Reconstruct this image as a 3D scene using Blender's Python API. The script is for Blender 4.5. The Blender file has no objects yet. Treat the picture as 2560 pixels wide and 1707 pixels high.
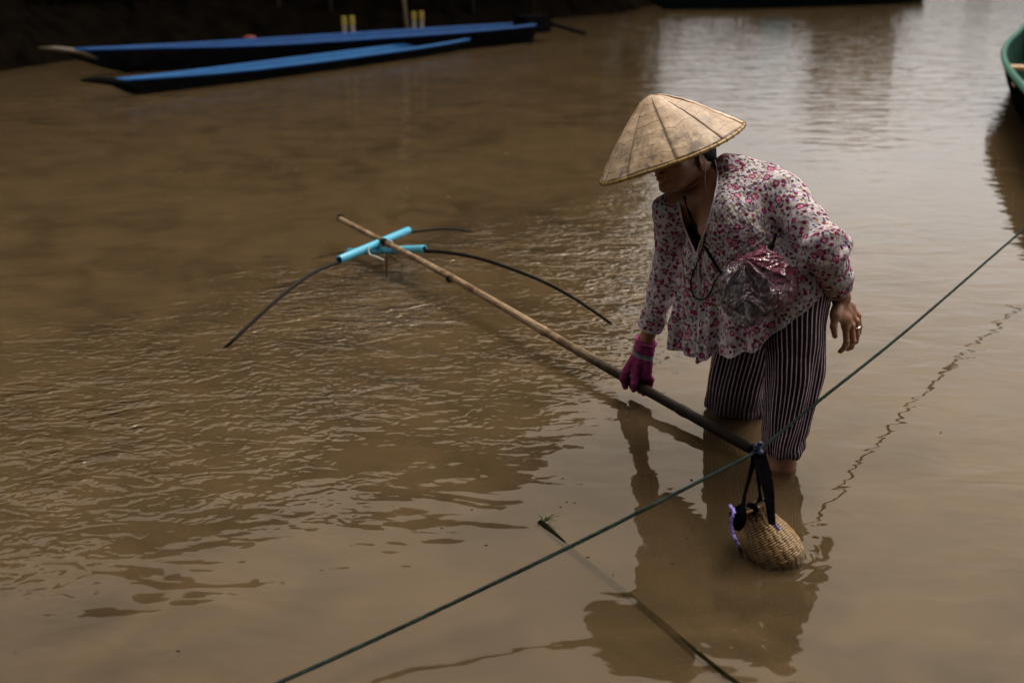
import bpy, bmesh, math, random
import numpy as np
from mathutils import Vector, Matrix, noise as mnoise
random.seed(7); np.random.seed(7)
R = math.radians
scene = bpy.context.scene
C = scene.collection

# ---------------------------------------------------------------- camera, world, sun, exposure
CAMH, PITCH, F = 1.51, R(22), 1024 * 35 / 36
cam_d = bpy.data.cameras.new('camera'); cam = bpy.data.objects.new('camera', cam_d); C.objects.link(cam)
cam_d.lens = 35; cam_d.sensor_width = 36; cam_d.clip_end = 2000; cam_d.clip_start = 0.05
cam.location = (0, 0, CAMH); cam.rotation_euler = (R(90) - PITCH, 0, 0)
cam_d.dof.use_dof = True; cam_d.dof.focus_distance = 3.1; cam_d.dof.aperture_fstop = 2.0
scene.camera = cam

SUN_EL, SUN_AZ = R(63), R(42)        # azimuth clockwise from +Y
w = bpy.data.worlds.new("World"); scene.world = w; w.use_nodes = True
nt = w.node_tree; nt.nodes.clear()
out = nt.nodes.new('ShaderNodeOutputWorld'); bg = nt.nodes.new('ShaderNodeBackground')
sky = nt.nodes.new('ShaderNodeTexSky'); sky.sky_type = 'NISHITA'; sky.sun_disc = False
sky.sun_elevation = SUN_EL; sky.sun_rotation = SUN_AZ; sky.dust_density = 3.0; sky.air_density = 1.0
hs = nt.nodes.new('ShaderNodeHueSaturation'); hs.inputs['Saturation'].default_value = 0.12
mixw = nt.nodes.new('ShaderNodeMix'); mixw.data_type = 'RGBA'; mixw.blend_type = 'MULTIPLY'; mixw.inputs[0].default_value = 1
tcw = nt.nodes.new('ShaderNodeTexCoord'); nw = nt.nodes.new('ShaderNodeTexNoise'); nw.inputs['Scale'].default_value = 2.2
nw.inputs['Detail'].default_value = 5
rw = nt.nodes.new('ShaderNodeValToRGB'); rw.color_ramp.elements[0].position = .3; rw.color_ramp.elements[0].color = (.80, .78, .765, 1)
rw.color_ramp.elements[1].position = .7; rw.color_ramp.elements[1].color = (1.14, 1.09, 1.03, 1)
L = nt.links.new
L(sky.outputs[0], hs.inputs['Color']); L(hs.outputs[0], mixw.inputs[6]); L(tcw.outputs['Generated'], nw.inputs['Vector'])
L(nw.outputs[0], rw.inputs[0]); L(rw.outputs[0], mixw.inputs[7]); sepw = nt.nodes.new('ShaderNodeSeparateXYZ'); L(tcw.outputs['Generated'], sepw.inputs[0])
rel = nt.nodes.new('ShaderNodeValToRGB'); rel.color_ramp.elements[0].position = .20; rel.color_ramp.elements[0].color = (.80, .83, .89, 1); e0 = rel.color_ramp.elements.new(.03); e0.color = (.42, .44, .48, 1)
rel.color_ramp.elements[-1].position = .46; rel.color_ramp.elements[-1].color = (1.04, .93, .79, 1)
mix2 = nt.nodes.new('ShaderNodeMix'); mix2.data_type = 'RGBA'; mix2.blend_type = 'MULTIPLY'; mix2.inputs[0].default_value = 1
L(sepw.outputs[2], rel.inputs[0]); L(mixw.outputs[2], mix2.inputs[6]); L(rel.outputs[0], mix2.inputs[7]); L(mix2.outputs[2], bg.inputs[0]); L(bg.outputs[0], out.inputs[0])
bg.inputs[1].default_value = 0.13
sun_d = bpy.data.lights.new('sun', 'SUN'); sun = bpy.data.objects.new('sun', sun_d); C.objects.link(sun)
sun_d.energy = 0.95; sun_d.angle = R(30); sun_d.color = (1, .93, .83)
sd = Vector((math.sin(SUN_AZ) * math.cos(SUN_EL), math.cos(SUN_AZ) * math.cos(SUN_EL), math.sin(SUN_EL)))
sun.rotation_euler = sd.to_track_quat('Z', 'Y').to_euler()
scene.view_settings.view_transform = 'Standard'; scene.view_settings.look = 'None'
scene.view_settings.gamma = 1; scene.view_settings.exposure = 1.12
scene.render.engine = 'CYCLES'
scene.cycles.use_denoising = True
scene.cycles.max_bounces = 8; scene.cycles.diffuse_bounces = 2; scene.cycles.glossy_bounces = 3
scene.cycles.transparent_max_bounces = 24; scene.cycles.transmission_bounces = 6
scene.cycles.caustics_reflective = False; scene.cycles.caustics_refractive = False

# ---------------------------------------------------------------- helpers
CP, SP = math.cos(PITCH), math.sin(PITCH)
def W(px, py, y=None, z=None):
    """world point that stands at ground distance y (or height z) on the sight line of a spot measured in the survey photo"""
    u = (px - 512) / F; v = (341 - py) / F
    d = np.array([u, CP + v * SP, -SP + v * CP])
    t = y / d[1] if y is not None else (z - CAMH) / d[2]
    return np.array([0, 0, CAMH]) + d * t
def nrm(v):
    v = np.asarray(v, float); return v / np.linalg.norm(v)
def make_mesh(name, V, Fs, uv=None, attr=None, smooth=True):
    me = bpy.data.meshes.new(name)
    V = np.asarray(V, dtype=np.float32)
    if isinstance(Fs, np.ndarray):
        n, k = Fs.shape
        me.vertices.add(len(V)); me.vertices.foreach_set('co', V.ravel())
        me.loops.add(n * k); me.loops.foreach_set('vertex_index', Fs.astype(np.int32).ravel())
        me.polygons.add(n); me.polygons.foreach_set('loop_start', np.arange(0, n * k, k, dtype=np.int32))
        me.polygons.foreach_set('loop_total', np.full(n, k, dtype=np.int32))
        me.update(calc_edges=True); me.validate()
    else:
        me.from_pydata(V.tolist(), [], Fs); me.update()
    if uv is not None:
        uv = np.asarray(uv, dtype=np.float32)
        l = me.uv_layers.new(name='UVMap')
        vi = np.empty(len(me.loops), dtype=np.int32); me.loops.foreach_get('vertex_index', vi)
        if len(uv) == len(V): l.data.foreach_set('uv', uv[vi].ravel())
        else: l.data.foreach_set('uv', uv.ravel())
    for k, a in (attr or {}).items():
        at = me.attributes.new(k, 'FLOAT', 'POINT'); at.data.foreach_set('value', np.asarray(a, dtype=np.float32))
    if smooth: me.polygons.foreach_set('use_smooth', [True] * len(me.polygons))
    return me
def link(name, me, mat=None, parent=None):
    o = bpy.data.objects.new(name, me); C.objects.link(o)
    if mat is not None:
        for m in (mat if isinstance(mat, (list, tuple)) else [mat]): me.materials.append(m)
    if parent is not None: o.parent = parent
    return o
def tag(o, label=None, cat=None, group=None, kind=None):
    if label: o['label'] = label
    if cat: o['category'] = cat
    if group: o['group'] = group
    if kind: o['kind'] = kind
    return o
def empty(name, label, cat, group=None):
    o = bpy.data.objects.new(name, None); C.objects.link(o); o.empty_display_size = .1
    return tag(o, label, cat, group)
class MB:
    """collects verts / faces / uv of several pieces for one mesh"""
    def __init__(s): s.V = []; s.F = []; s.U = []
    def add(s, V, Fs, U=None):
        b = len(s.V); s.V += [tuple(v) for v in V]; s.F += [tuple(i + b for i in f) for f in Fs]
        s.U += [tuple(u) for u in U] if U is not None else [(0, 0)] * len(V)
        return s
    def build(s, name, mat, parent=None, smooth=True):
        return link(name, make_mesh(name, s.V, s.F, s.U, smooth=smooth), mat, parent)
def curve(P, n, closed=False):
    """Catmull-Rom through P, n samples per span"""
    P = [np.asarray(p, float) for p in P]; out = []
    m = len(P); spans = m if closed else m - 1
    for i in range(spans):
        g = (lambda j: P[j % m]) if closed else (lambda j: P[min(max(j, 0), m - 1)])
        p0, p1, p2, p3 = g(i - 1), g(i), g(i + 1), g(i + 2)
        for k in range(n):
            t = k / n
            out.append(.5 * ((2 * p1) + (-p0 + p2) * t + (2 * p0 - 5 * p1 + 4 * p2 - p3) * t * t + (-p0 + 3 * p1 - 3 * p2 + p3) * t ** 3))
    if not closed: out.append(P[-1])
    return out
def frames(P):
    P = [np.asarray(p, float) for p in P]; n = len(P); T = []
    for i in range(n):
        T.append(nrm(P[min(i + 1, n - 1)] - P[max(i - 1, 0)] + 1e-9))
    up = np.array([0, 0, 1.]) if abs(T[0][2]) < .9 else np.array([1., 0, 0])
    N = nrm(np.cross(up, T[0])); fr = []
    for i in range(n):
        N = nrm(N - T[i] * N.dot(T[i])); fr.append((T[i], N, np.cross(T[i], N)))
    return fr
def tube(P, r, sides=8, cap=True, flat=1.0, rfun=None):
    P = [np.asarray(p, float) for p in P]; n = len(P)
    rr = r if hasattr(r, '__len__') else [r] * n
    fr = frames(P); V = []; U = []; Fs = []; s = 0
    for i in range(n):
        if i: s += np.linalg.norm(P[i] - P[i - 1])
        T, N, B = fr[i]
        for k in range(sides + 1):
            a = 2 * math.pi * k / sides
            ri = rr[i] * (rfun(a, s) if rfun else 1)
            V.append(P[i] + N * math.cos(a) * ri + B * math.sin(a) * ri * flat); U.append((k / sides, s))
    for i in range(n - 1):
        for k in range(sides):
            a = i * (sides + 1) + k; b = a + sides + 1
            Fs.append((a, a + 1, b + 1, b))
    if cap:
        Fs.append(tuple(reversed(range(sides)))); b = (n - 1) * (sides + 1); Fs.append(tuple(range(b, b + sides)))
    return V, Fs, U
def box(c, sx, sy, sz, rot=None):
    V = [np.array((x * sx / 2, y * sy / 2, z * sz / 2)) for x in (-1, 1) for y in (-1, 1) for z in (-1, 1)]
    if rot is not None: V = [np.array(rot @ Vector(v)) for v in V]
    V = [v + np.asarray(c) for v in V]
    return V, [(0, 1, 3, 2), (4, 6, 7, 5), (0, 4, 5, 1), (2, 3, 7, 6), (0, 2, 6, 4), (1, 5, 7, 3)], None
def lerp(a, b, t): return np.asarray(a, float) * (1 - t) + np.asarray(b, float) * t
def ball(c, r, sx=1, sy=1, sz=1, n=10):
    V = []; Fs = []
    for i in range(n + 1):
        th = math.pi * i / n
        for k in range(2 * n):
            ph = math.pi * k / n
            V.append(np.asarray(c) + np.array((r * sx * math.sin(th) * math.cos(ph), r * sy * math.sin(th) * math.sin(ph), r * sz * math.cos(th))))
    for i in range(n):
        for k in range(2 * n):
            a = i * 2 * n + k; b = i * 2 * n + (k + 1) % (2 * n)
            Fs.append((a, a + 2 * n, b + 2 * n, b))
    return V, Fs, None

# implicit surfaces: smooth union of tapered capsules and ellipsoids, meshed with surface nets
class Field:
    def __init__(s, lo, hi, h):
        s.lo = np.array(lo, float); s.h = h
        s.n = np.ceil((np.array(hi) - s.lo) / h).astype(int) + 1
        s.D = np.full(s.n, 1.0, dtype=np.float32)
    def _sub(s, lo, hi):
        a = np.clip(((lo - s.lo) / s.h).astype(int), 0, s.n); b = np.clip(((hi - s.lo) / s.h).astype(int) + 2, 0, s.n)
        if np.any(b <= a): return None
        g = [s.lo[i] + s.h * np.arange(a[i], b[i]) for i in range(3)]
        X = np.stack(np.meshgrid(*g, indexing='ij'), -1).astype(np.float32)
        return (slice(a[0], b[0]), slice(a[1], b[1]), slice(a[2], b[2])), X
    def _mix(s, sl, d, k, sub):
        D = s.D[sl]
        if sub: d = -d; hh = np.clip(.5 - .5 * (D - d) / k, 0, 1); s.D[sl] = D * (1 - hh) + d * hh + k * hh * (1 - hh)
        else: hh = np.clip(.5 + .5 * (D - d) / k, 0, 1); s.D[sl] = D * (1 - hh) + d * hh - k * hh * (1 - hh)
    def cone(s, a, b, ra, rb, k=.01, sub=False):
        a = np.asarray(a, float); b = np.asarray(b, float); m = max(ra, rb) + 3 * k + 3 * s.h
        r = s._sub(np.minimum(a, b) - m, np.maximum(a, b) + m)
        if r is None: return
        sl, X = r; ab = (b - a); l2 = max(ab.dot(ab), 1e-9)
        t = np.clip(((X - a) @ ab) / l2, 0, 1)
        d = np.linalg.norm(X - a - t[..., None] * ab, axis=-1) - (ra + (rb - ra) * t)
        s._mix(sl, d.astype(np.float32), k, sub)
    def ell(s, c, axes, rad, k=.01, sub=False):
        c = np.asarray(c, float); m = max(rad) + 3 * k + 3 * s.h
        r = s._sub(c - m, c + m)
        if r is None: return
        sl, X = r; M = np.array(axes, float).T; q = (X - c) @ M; rad = np.array(rad)
        k0 = np.linalg.norm(q / rad, axis=-1); k1 = np.linalg.norm(q / rad ** 2, axis=-1) + 1e-6
        s._mix(sl, (k0 * (k0 - 1) / k1).astype(np.float32), k, sub)
    def mesh(s):
        D = s.D; S = D < 0; n = s.n
        # cell vertices
        cnt = np.zeros(n - 1, dtype=np.float32); acc = np.zeros(tuple(n - 1) + (3,), dtype=np.float32)
        corners = [(i, j, k) for i in (0, 1) for j in (0, 1) for k in (0, 1)]
        def cv(A, o): return A[o[0]:n[0] - 1 + o[0], o[1]:n[1] - 1 + o[1], o[2]:n[2] - 1 + o[2]]
        ins = np.zeros(n - 1, dtype=np.int8)
        for o in corners: ins += cv(S, o)
        act = np.nonzero((ins > 0) & (ins < 8)); I = np.stack(act, -1)
        vid = np.full(n - 1, -1, dtype=np.int64); vid[act] = np.arange(len(I))
        P = np.zeros((len(I), 3)); c = np.zeros(len(I))
        for o in corners:
            for ax in range(3):
                if o[ax]: continue
                o2 = list(o); o2[ax] = 1
                d0 = D[I[:, 0] + o[0], I[:, 1] + o[1], I[:, 2] + o[2]]; d1 = D[I[:, 0] + o2[0], I[:, 1] + o2[1], I[:, 2] + o2[2]]
                m = (d0 < 0) != (d1 < 0); t = np.where(m, d0 / np.where(m, d0 - d1, 1), 0)
                q = np.array(o, float)[None].repeat(len(I), 0); q[:, ax] += t
                P += q * m[:, None]; c += m
        P = P / c[:, None] + I; V = s.lo + P * s.h
        Fs = []
        for ax in range(3):
            u, v = (ax + 1) % 3, (ax + 2) % 3
            a = [slice(None)] * 3; b = [slice(None)] * 3
            a[ax] = slice(0, n[ax] - 1); b[ax] = slice(1, n[ax])
            sa, sb = S[tuple(a)], S[tuple(b)]
            E = np.stack(np.nonzero(sa != sb), -1)
            E = E[(E[:, u] > 0) & (E[:, v] > 0) & (E[:, u] < n[u] - 1) & (E[:, v] < n[v] - 1)]
            fl = sa[E[:, 0], E[:, 1], E[:, 2]]
            def vi(du, dv):
                q = E.copy(); q[:, u] -= du; q[:, v] -= dv; return vid[q[:, 0], q[:, 1], q[:, 2]]
            Q = np.stack([vi(1, 1), vi(0, 1), vi(0, 0), vi(1, 0)], -1)
            Q[~fl] = Q[~fl][:, ::-1]; Fs.append(Q)
        Fs = np.concatenate(Fs)
        return V, Fs[(Fs >= 0).all(1)]

# ---------------------------------------------------------------- material kit
class NT:
    def __init__(s, name):
        s.m = bpy.data.materials.new(name); s.m.use_nodes = True; s.t = s.m.node_tree; s.t.nodes.clear()
        s.out = s.t.nodes.new('ShaderNodeOutputMaterial')
    def n(s, typ, props=None, **inp):
        nd = s.t.nodes.new('ShaderNode' + typ)
        for k, v in (props or {}).items(): setattr(nd, k, v)
        for k, v in inp.items():
            key = {'Fac_': 'Fac'}.get(k, k)
            i = nd.inputs[int(key[1:])] if key[0] == '_' else nd.inputs[key.replace('_', ' ')]
            s.set(i, v)
        return nd
    def set(s, i, v):
        if hasattr(v, 'is_output') or isinstance(v, bpy.types.NodeSocket): s.t.links.new(v, i)
        elif isinstance(v, (tuple, list)) and i.type == 'RGBA' and len(v) == 3: i.default_value = (*v, 1)
        else: i.default_value = v
    def math(s, op, a, b=0, c=0, clamp=False):
        nd = s.t.nodes.new('ShaderNodeMath'); nd.operation = op; nd.use_clamp = clamp
        s.set(nd.inputs[0], a); s.set(nd.inputs[1], b); s.set(nd.inputs[2], c); return nd.outputs[0]
    def mix(s, f, a, b, mode='MIX'):
        nd = s.t.nodes.new('ShaderNodeMix'); nd.data_type = 'RGBA'; nd.blend_type = mode
        s.set(nd.inputs[0], f); s.set(nd.inputs[6], a); s.set(nd.inputs[7], b); return nd.outputs[2]
    def ramp(s, f, stops, interp='LINEAR'):
        nd = s.t.nodes.new('ShaderNodeValToRGB'); cr = nd.color_ramp; cr.interpolation = interp
        while len(cr.elements) < len(stops): cr.elements.new(.5)
        for e, (p, c) in zip(cr.elements, stops):
            e.position = p; e.color = (c, c, c, 1) if not hasattr(c, '__len__') else (*c, 1)
        s.set(nd.inputs[0], f); return nd.outputs[0]
    def noise(s, vec, scale, detail=2, rough=.5, dist=0, which=0):
        nd = s.n('TexNoise', None, Scale=scale, Detail=detail, Roughness=rough, Distortion=dist)
        if vec is not None: s.set(nd.inputs['Vector'], vec)
        return nd.outputs[which]
    def mapv(s, vec, scale=(1, 1, 1), rot=(0, 0, 0), loc=(0, 0, 0)):
        return s.n('Mapping', None, Vector=vec, Scale=scale, Rotation=rot, Location=loc).outputs[0]
    def coord(s, which='Object'): return s.n('TexCoord').outputs[which]
    def geo(s, which='Position'): return s.n('NewGeometry').outputs[which]
    def attr(s, name): return s.n('Attribute', {'attribute_name': name}).outputs['Fac']
    def bump(s, h, strength=1, dist=.001, normal=None):
        nd = s.n('Bump', None, Height=h, Strength=strength, Distance=dist)
        if normal is not None: s.set(nd.inputs['Normal'], normal)
        return nd.outputs[0]
    def principled(s, color, rough=.6, normal=None, **kw):
        nd = s.n('BsdfPrincipled', None, Base_Color=color, Roughness=rough)
        if normal is not None: s.set(nd.inputs['Normal'], normal)
        for k, v in kw.items(): s.set(nd.inputs[k.replace('_', ' ')], v)
        s.t.links.new(nd.outputs[0], s.out.inputs[0]); return s.m
def simple(name, c1, c2, scale=10, rough=.6, bump=0, detail=4, coord='Object', stretch=(1, 1, 1), bdist=.002, **kw):
    t = NT(name); v = t.mapv(t.coord(coord), stretch)
    f = t.noise(v, scale, detail, .6); col = t.mix(t.ramp(f, [(.3, 0), (.7, 1)]), c1, c2)
    nrm_ = t.bump(f, bump, bdist) if bump else None
    return t.principled(col, rough, nrm_, **kw)
# ---------------------------------------------------------------- water
MUD = (.285, .185, .098)
def mud_color(t):
    p = t.geo()
    f = t.noise(t.mapv(p, (.9, 1.1, 1)), .9, 3, .55, .6)
    g = t.noise(t.mapv(p, (1.2, 1.8, 1), (0, 0, R(25))), 2.6, 4, .6, .9)
    c = t.mix(t.ramp(f, [(.35, 0), (.68, 1)]), (.072, .051, .0265), (.124, .087, .045))
    c = t.mix(t.ramp(g, [(.40, 0), (.62, .75)]), c, (.158, .106, .054))
    return c
def water_surface():
    t = NT('muddy_water'); p = t.geo()
    sx = t.n('SeparateXYZ', None, Vector=p); X, Y = sx.outputs[0], sx.outputs[1]
    # wind and current ripples: strongest in the open stream to the left, dying out towards the near right bank
    edge = t.math('MULTIPLY_ADD', X, -.75, t.math('MULTIPLY_ADD', Y, .95, -2.75))
    edge = t.math('ADD', edge, t.math('MULTIPLY', t.math('SUBTRACT', t.noise(p, .8, 2), .5), 1.6))
    rip = t.math('MULTIPLY', t.n('MapRange', {'interpolation_type': 'SMOOTHSTEP'}, Value=edge, _1=-.35, _2=1.5, _3=.0, _4=1).outputs[0], 1)
    rip = t.math('MULTIPLY', rip, t.n('MapRange', {'interpolation_type': 'SMOOTHSTEP'}, Value=edge, _1=1.7, _2=3.1, _3=1, _4=.30).outputs[0])
    right = t.n('MapRange', {'interpolation_type': 'SMOOTHSTEP'}, Value=t.math('SUBTRACT', X, t.math('MULTIPLY', Y, .16)), _1=-.25, _2=.45, _3=1, _4=.025).outputs[0]
    rip = t.math('MULTIPLY', rip, right)
    far = t.n('MapRange', None, Value=Y, _1=4.5, _2=9, _3=1, _4=.3).outputs[0]
    rip = t.math('MULTIPLY', rip, far)
    v1 = t.mapv(p, (1, 1.45, 1), (0, 0, R(-22)))
    n1 = t.noise(v1, 18, .8, .4, .9)
    n2 = t.noise(t.mapv(p, (1, 1.7, 1), (0, 0, R(-8)), (3, 1, 0)), 33, .6, .4, .6)
    patch = t.math('MULTIPLY', t.ramp(t.noise(p, 1.3, 2, .5, .6), [(.32, .3), (.62, 1)]), t.ramp(t.noise(t.mapv(p, (1, 2, 1), (0, 0, R(-18))), 3.4, 2, .6, .8), [(.34, .25), (.6, 1.15)]))
    h = t.math('ADD', t.math('MULTIPLY', n1, .0165), t.math('MULTIPLY', n2, .0022))
    h = t.math('MULTIPLY', h, t.math('MULTIPLY', rip, patch))
    # long gentle swell everywhere
    n3 = t.noise(t.mapv(p, (1, 1.9, 1), (0, 0, R(12))), 3.2, 2, .5, .5)
    n4 = t.noise(t.mapv(p, (.8, 1.8, 1), (0, 0, R(-15)), (7, 2, 0)), 9.5, 1.5, .5, .4)
    h = t.math('ADD', h, t.math('MULTIPLY', n3, .0055)); h = t.math('ADD', h, t.math('MULTIPLY', n4, .0011))
    fs = t.noise(t.mapv(p, (.7, 2.6, 1), (0, 0, R(-6))), 2.4, 2, .5, .8); h = t.math('ADD', h, t.math('MULTIPLY', fs, t.n('MapRange', {'interpolation_type': 'SMOOTHSTEP'}, Value=Y, _1=5.5, _2=10, _3=0, _4=.013).outputs[0]))
    # rings where things enter the water
    for (cx, cy, fr, amp, rad) in RINGS:
        d = t.n('VectorMath', {'operation': 'DISTANCE'}, _0=p, _1=(cx, cy, 0)).outputs['Value']
        d2 = t.math('ADD', d, t.math('MULTIPLY', t.noise(p, 9, 1), .03))
        wv = t.math('SINE', t.math('MULTIPLY', d2, fr))
        fall = t.n('MapRange', {'interpolation_type': 'SMOOTHSTEP'}, Value=d, _1=0., _2=rad, _3=amp, _4=0).outputs[0]
        h = t.math('ADD', h, t.math('MULTIPLY', wv, fall))
    nb = t.bump(h, 1, 1.0)
    col = mud_color(t)
    dif = t.n('BsdfDiffuse', None, Color=col, Normal=nb).outputs[0]
    tr = t.n('BsdfTransparent').outputs[0]
    base = t.n('MixShader', None, _0=.24, _1=tr, _2=dif).outputs[0]
    fr = t.n('Fresnel', None, IOR=1.41, Normal=nb).outputs[0]
    gl = t.n('BsdfGlossy', None, Roughness=.025, Normal=nb, Color=(1, .95, .88)).outputs[0]
    sh = t.n('MixShader', None, _0=fr, _1=base, _2=gl).outputs[0]
    t.t.links.new(sh, t.out.inputs[0]); return t.m
def murk():
    t = NT('suspended_silt'); col = mud_color(t)
    dif = t.n('BsdfDiffuse', None, Color=col).outputs[0]; tr = t.n('BsdfTransparent').outputs[0]
    t.t.links.new(t.n('MixShader', None, _0=.38, _1=tr, _2=dif).outputs[0], t.out.inputs[0]); return t.m
def mudbed():
    t = NT('thick_silt'); return t.principled(mud_color(t), .9)
RINGS = []
def build_water():
    mb = MB(); levels = [0, -.011, -.024, -.040, -.065]
    for i, z in enumerate(levels):
        mb.add([(-160, -12, z), (160, -12, z), (160, 190, z), (-160, 190, z)], [(0, 1, 2, 3)])
    o = mb.build('water', [water_surface(), murk(), mudbed()], smooth=False)
    for i, p in enumerate(o.data.polygons): p.material_index = 0 if i == 0 else (2 if i == len(levels) - 1 else 1)
    tag(o, kind='structure', label='muddy brown river water, rippled on the left and smooth at lower right', cat='water')

# ---------------------------------------------------------------- banks, trees, houses
BANK = [(-60, -30), (-22, -10), (-11, 1), (-8.2, 7.5), (-6.9, 11.3), (-6.0, 13.6), (-4.4, 15.6), (-1, 19.2), (2.5, 23.5), (5, 28), (10, 34.5), (17, 44), (24, 60), (40, 78), (110, 92)]
def bank_profile():
    BP = curve([np.array((x, y, 0)) for x, y in BANK], 14)
    prof = [(-1.5, -.6), (0, -.03), (.35, .22), (1.1, .75), (2.2, 1.35), (4, 2.0), (8, 2.6), (16, 3.1), (60, 4.5)]
    V = []; U = []
    for i, p in enumerate(BP):
        a = BP[max(i - 1, 0)]; b = BP[min(i + 1, len(BP) - 1)]; t = nrm(b - a); n = np.array((-t[1], t[0], 0))
        for (d, z) in prof:
            q = p + n * d
            k = mnoise.noise(Vector((q[0] * .5, q[1] * .5, 0))) * .5 + mnoise.noise(Vector((q[0] * 1.9, q[1] * 1.9, 3))) * .16
            V.append((q[0] + k * .5, q[1] + k * .4, z + (k * .5 if d > 0 else k * .1)))
    m = len(prof); Fs = [(i * m + j, i * m + j + 1, (i + 1) * m + j + 1, (i + 1) * m + j) for i in range(len(BP) - 1) for j in range(m - 1)]
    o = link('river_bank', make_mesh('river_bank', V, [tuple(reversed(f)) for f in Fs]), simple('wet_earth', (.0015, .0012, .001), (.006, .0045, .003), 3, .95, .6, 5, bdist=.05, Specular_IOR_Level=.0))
    tag(o, kind='structure', label='dark earth river bank behind the blue boats', cat='bank')
    return BP
def leaf_mesh(name, n, rad, size, seed, lobes):
    rng = np.random.RandomState(seed); c = []
    while len(c) < n:
        L0 = lobes[rng.randint(len(lobes))]
        d = nrm(rng.normal(size=3)); r = rng.uniform(.55, 1.02) ** .6
        p = np.array(L0[:3]) + d * r * L0[3] * np.array((1, 1, .75))
        if mnoise.noise(Vector(p * 1.1 + seed)) < -.28: continue
        c.append(p)
    c = np.array(c); a = rng.normal(size=(n, 3)); a /= np.linalg.norm(a, axis=1)[:, None]
    b = np.cross(a, rng.normal(size=(n, 3))); b /= np.linalg.norm(b, axis=1)[:, None]
    s = (size * rng.uniform(.6, 1.4, n))[:, None]
    V = np.stack([c - a * s, c + b * s * .45, c + a * s, c - b * s * .45], 1).reshape(-1, 3)
    return make_mesh(name, V, np.arange(4 * n).reshape(-1, 4), smooth=False)
def build_trees(BP):
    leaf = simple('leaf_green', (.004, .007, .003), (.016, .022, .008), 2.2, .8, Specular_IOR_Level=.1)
    bark = simple('bark', (.03, .022, .015), (.07, .05, .035), 8, .9)
    protos = []
    for s in range(4):
        rng = random.Random(s * 11 + 3); H = 7.0
        lobes = [(rng.uniform(-1.6, 1.6), rng.uniform(-1.3, 1.3), H * rng.uniform(.22, .86), rng.uniform(1.0, 1.7)) for _ in range(11)] + [(0, 0, H * .75, 1.8), (0, 0, H * .5, 1.9), (.6, .4, H * .28, 1.5), (-.7, -.3, H * .25, 1.4)]
        mb = MB(); top = np.array((rng.uniform(-.3, .3), rng.uniform(-.3, .3), H * .8))
        mb.add(*tube(curve([(0, 0, -.6), (0.1, 0.05, H * .3), tuple(top)], 6), np.linspace(.2, .05, 13), 8))
        for l in lobes[:7]:
            st = lerp((0.1, .05, H * .25), top, rng.uniform(.1, .6)); mb.add(*tube(curve([st, lerp(st, l[:3], .5) + np.array((0, 0, .25)), l[:3]], 4), np.linspace(.085, .02, 9), 6))
        protos.append((make_mesh('trunk', mb.V, mb.F, mb.U), leaf_mesh('crown', 11000, 1, .25, s + 1, lobes)))
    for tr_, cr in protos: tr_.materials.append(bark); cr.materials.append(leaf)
    kinds = ['tall dark leafy tree', 'round bushy tree', 'slightly leaning broad tree', 'narrow leafy tree']
    places = [(-14.5, 2.0, .8), (-9.4, 8.4, .68), (-8.0, 12.0, .82), (-9.2, 15.4, 1.12), (-8.3, 18.0, 1.22), (-5.9, 19.4, 1.4), (-3.9, 20.6, 1.3), (-1.9, 22.2, 1.36), (-.1, 23.6, 1.30), (1.5, 24.8, .98), (-12, 21, 1.5), (-7, 23, 1.5), (-2.6, 26, 1.4), (-18, 21, 1.6), (4.2, 34.0, .4), (15.2, 52, .35), (20, 62, .4), (24, 70, .5), (31, 82, .6), (39, 88, .5), (48, 92, .7), (60, 96, .6)]
    desc = ['first from the left edge', 'second from the left', 'third from the left', 'behind the bow of the blue boat', 'left of the pale stake', 'straight behind the pale stake', 'behind the upright yellow posts', 'behind the blue boat stern', 'right of the blue boat stern', 'beside the green cargo boat', 'in the second row on the left', 'in the second row in the middle', 'in the second row behind the boat stern', 'at the far left of the second row', 'behind the green cargo boat', 'beyond the stilt house', 'upstream of the stilt house', 'farther upstream', 'far upstream on the right', 'far upstream near the bend', 'at the river bend', 'farthest upstream']
    for i, ((x, y, s), dsc) in enumerate(zip(places, desc)):
        tr_, cr = protos[i % 4]; e = empty('tree', f'{kinds[i % 4]} on the dark bank, {dsc}', 'tree', 'trees along the river bank')
        z = 1.2 + .25 * math.sin(i)
        e.location = (x, y, z); e.rotation_euler = (0, 0, i * 2.1); e.scale = (s * .95, s * .95, s)
        link('trunk', tr_, None, e); link('crown', cr, None, e)
def build_bank_growth(BP):
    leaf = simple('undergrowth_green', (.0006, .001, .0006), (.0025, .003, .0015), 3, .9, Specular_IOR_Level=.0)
    rng = np.random.RandomState(5); n = 34000; i = rng.randint(30, 130, n)
    P = np.array([BP[k] for k in i]); T = np.array([nrm(BP[k + 1] - BP[k - 1]) for k in i]); N = np.stack([-T[:, 1], T[:, 0], T[:, 2] * 0], 1)
    d = rng.uniform(.9, 7, n) ; clump = np.array([mnoise.noise(Vector((p[0] * .6, p[1] * .6, k * .4))) for p, k in zip(P, d)])
    h = .2 + np.minimum(d, 4) * .45 + rng.uniform(0, 1, n) * (1.1 + clump * 1.8) * np.minimum(d, 2) * .6
    c = P + N * d[:, None] + T * rng.uniform(-1, 1, n)[:, None]; c[:, 2] = h
    a = rng.normal(size=(n, 3)); a[:, 2] = abs(a[:, 2]) + .4; a /= np.linalg.norm(a, axis=1)[:, None]
    b = np.cross(a, rng.normal(size=(n, 3))); b /= np.linalg.norm(b, axis=1)[:, None]; s = rng.uniform(.06, .2, n)[:, None]
    V = np.stack([c - a * s, c + b * s * .3, c + a * s * 1.4, c - b * s * .3], 1).reshape(-1, 3)
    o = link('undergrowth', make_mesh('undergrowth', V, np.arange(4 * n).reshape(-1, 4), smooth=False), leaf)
    tag(o, 'dark bushes and weeds covering the river bank', 'undergrowth', kind='stuff')
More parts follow.
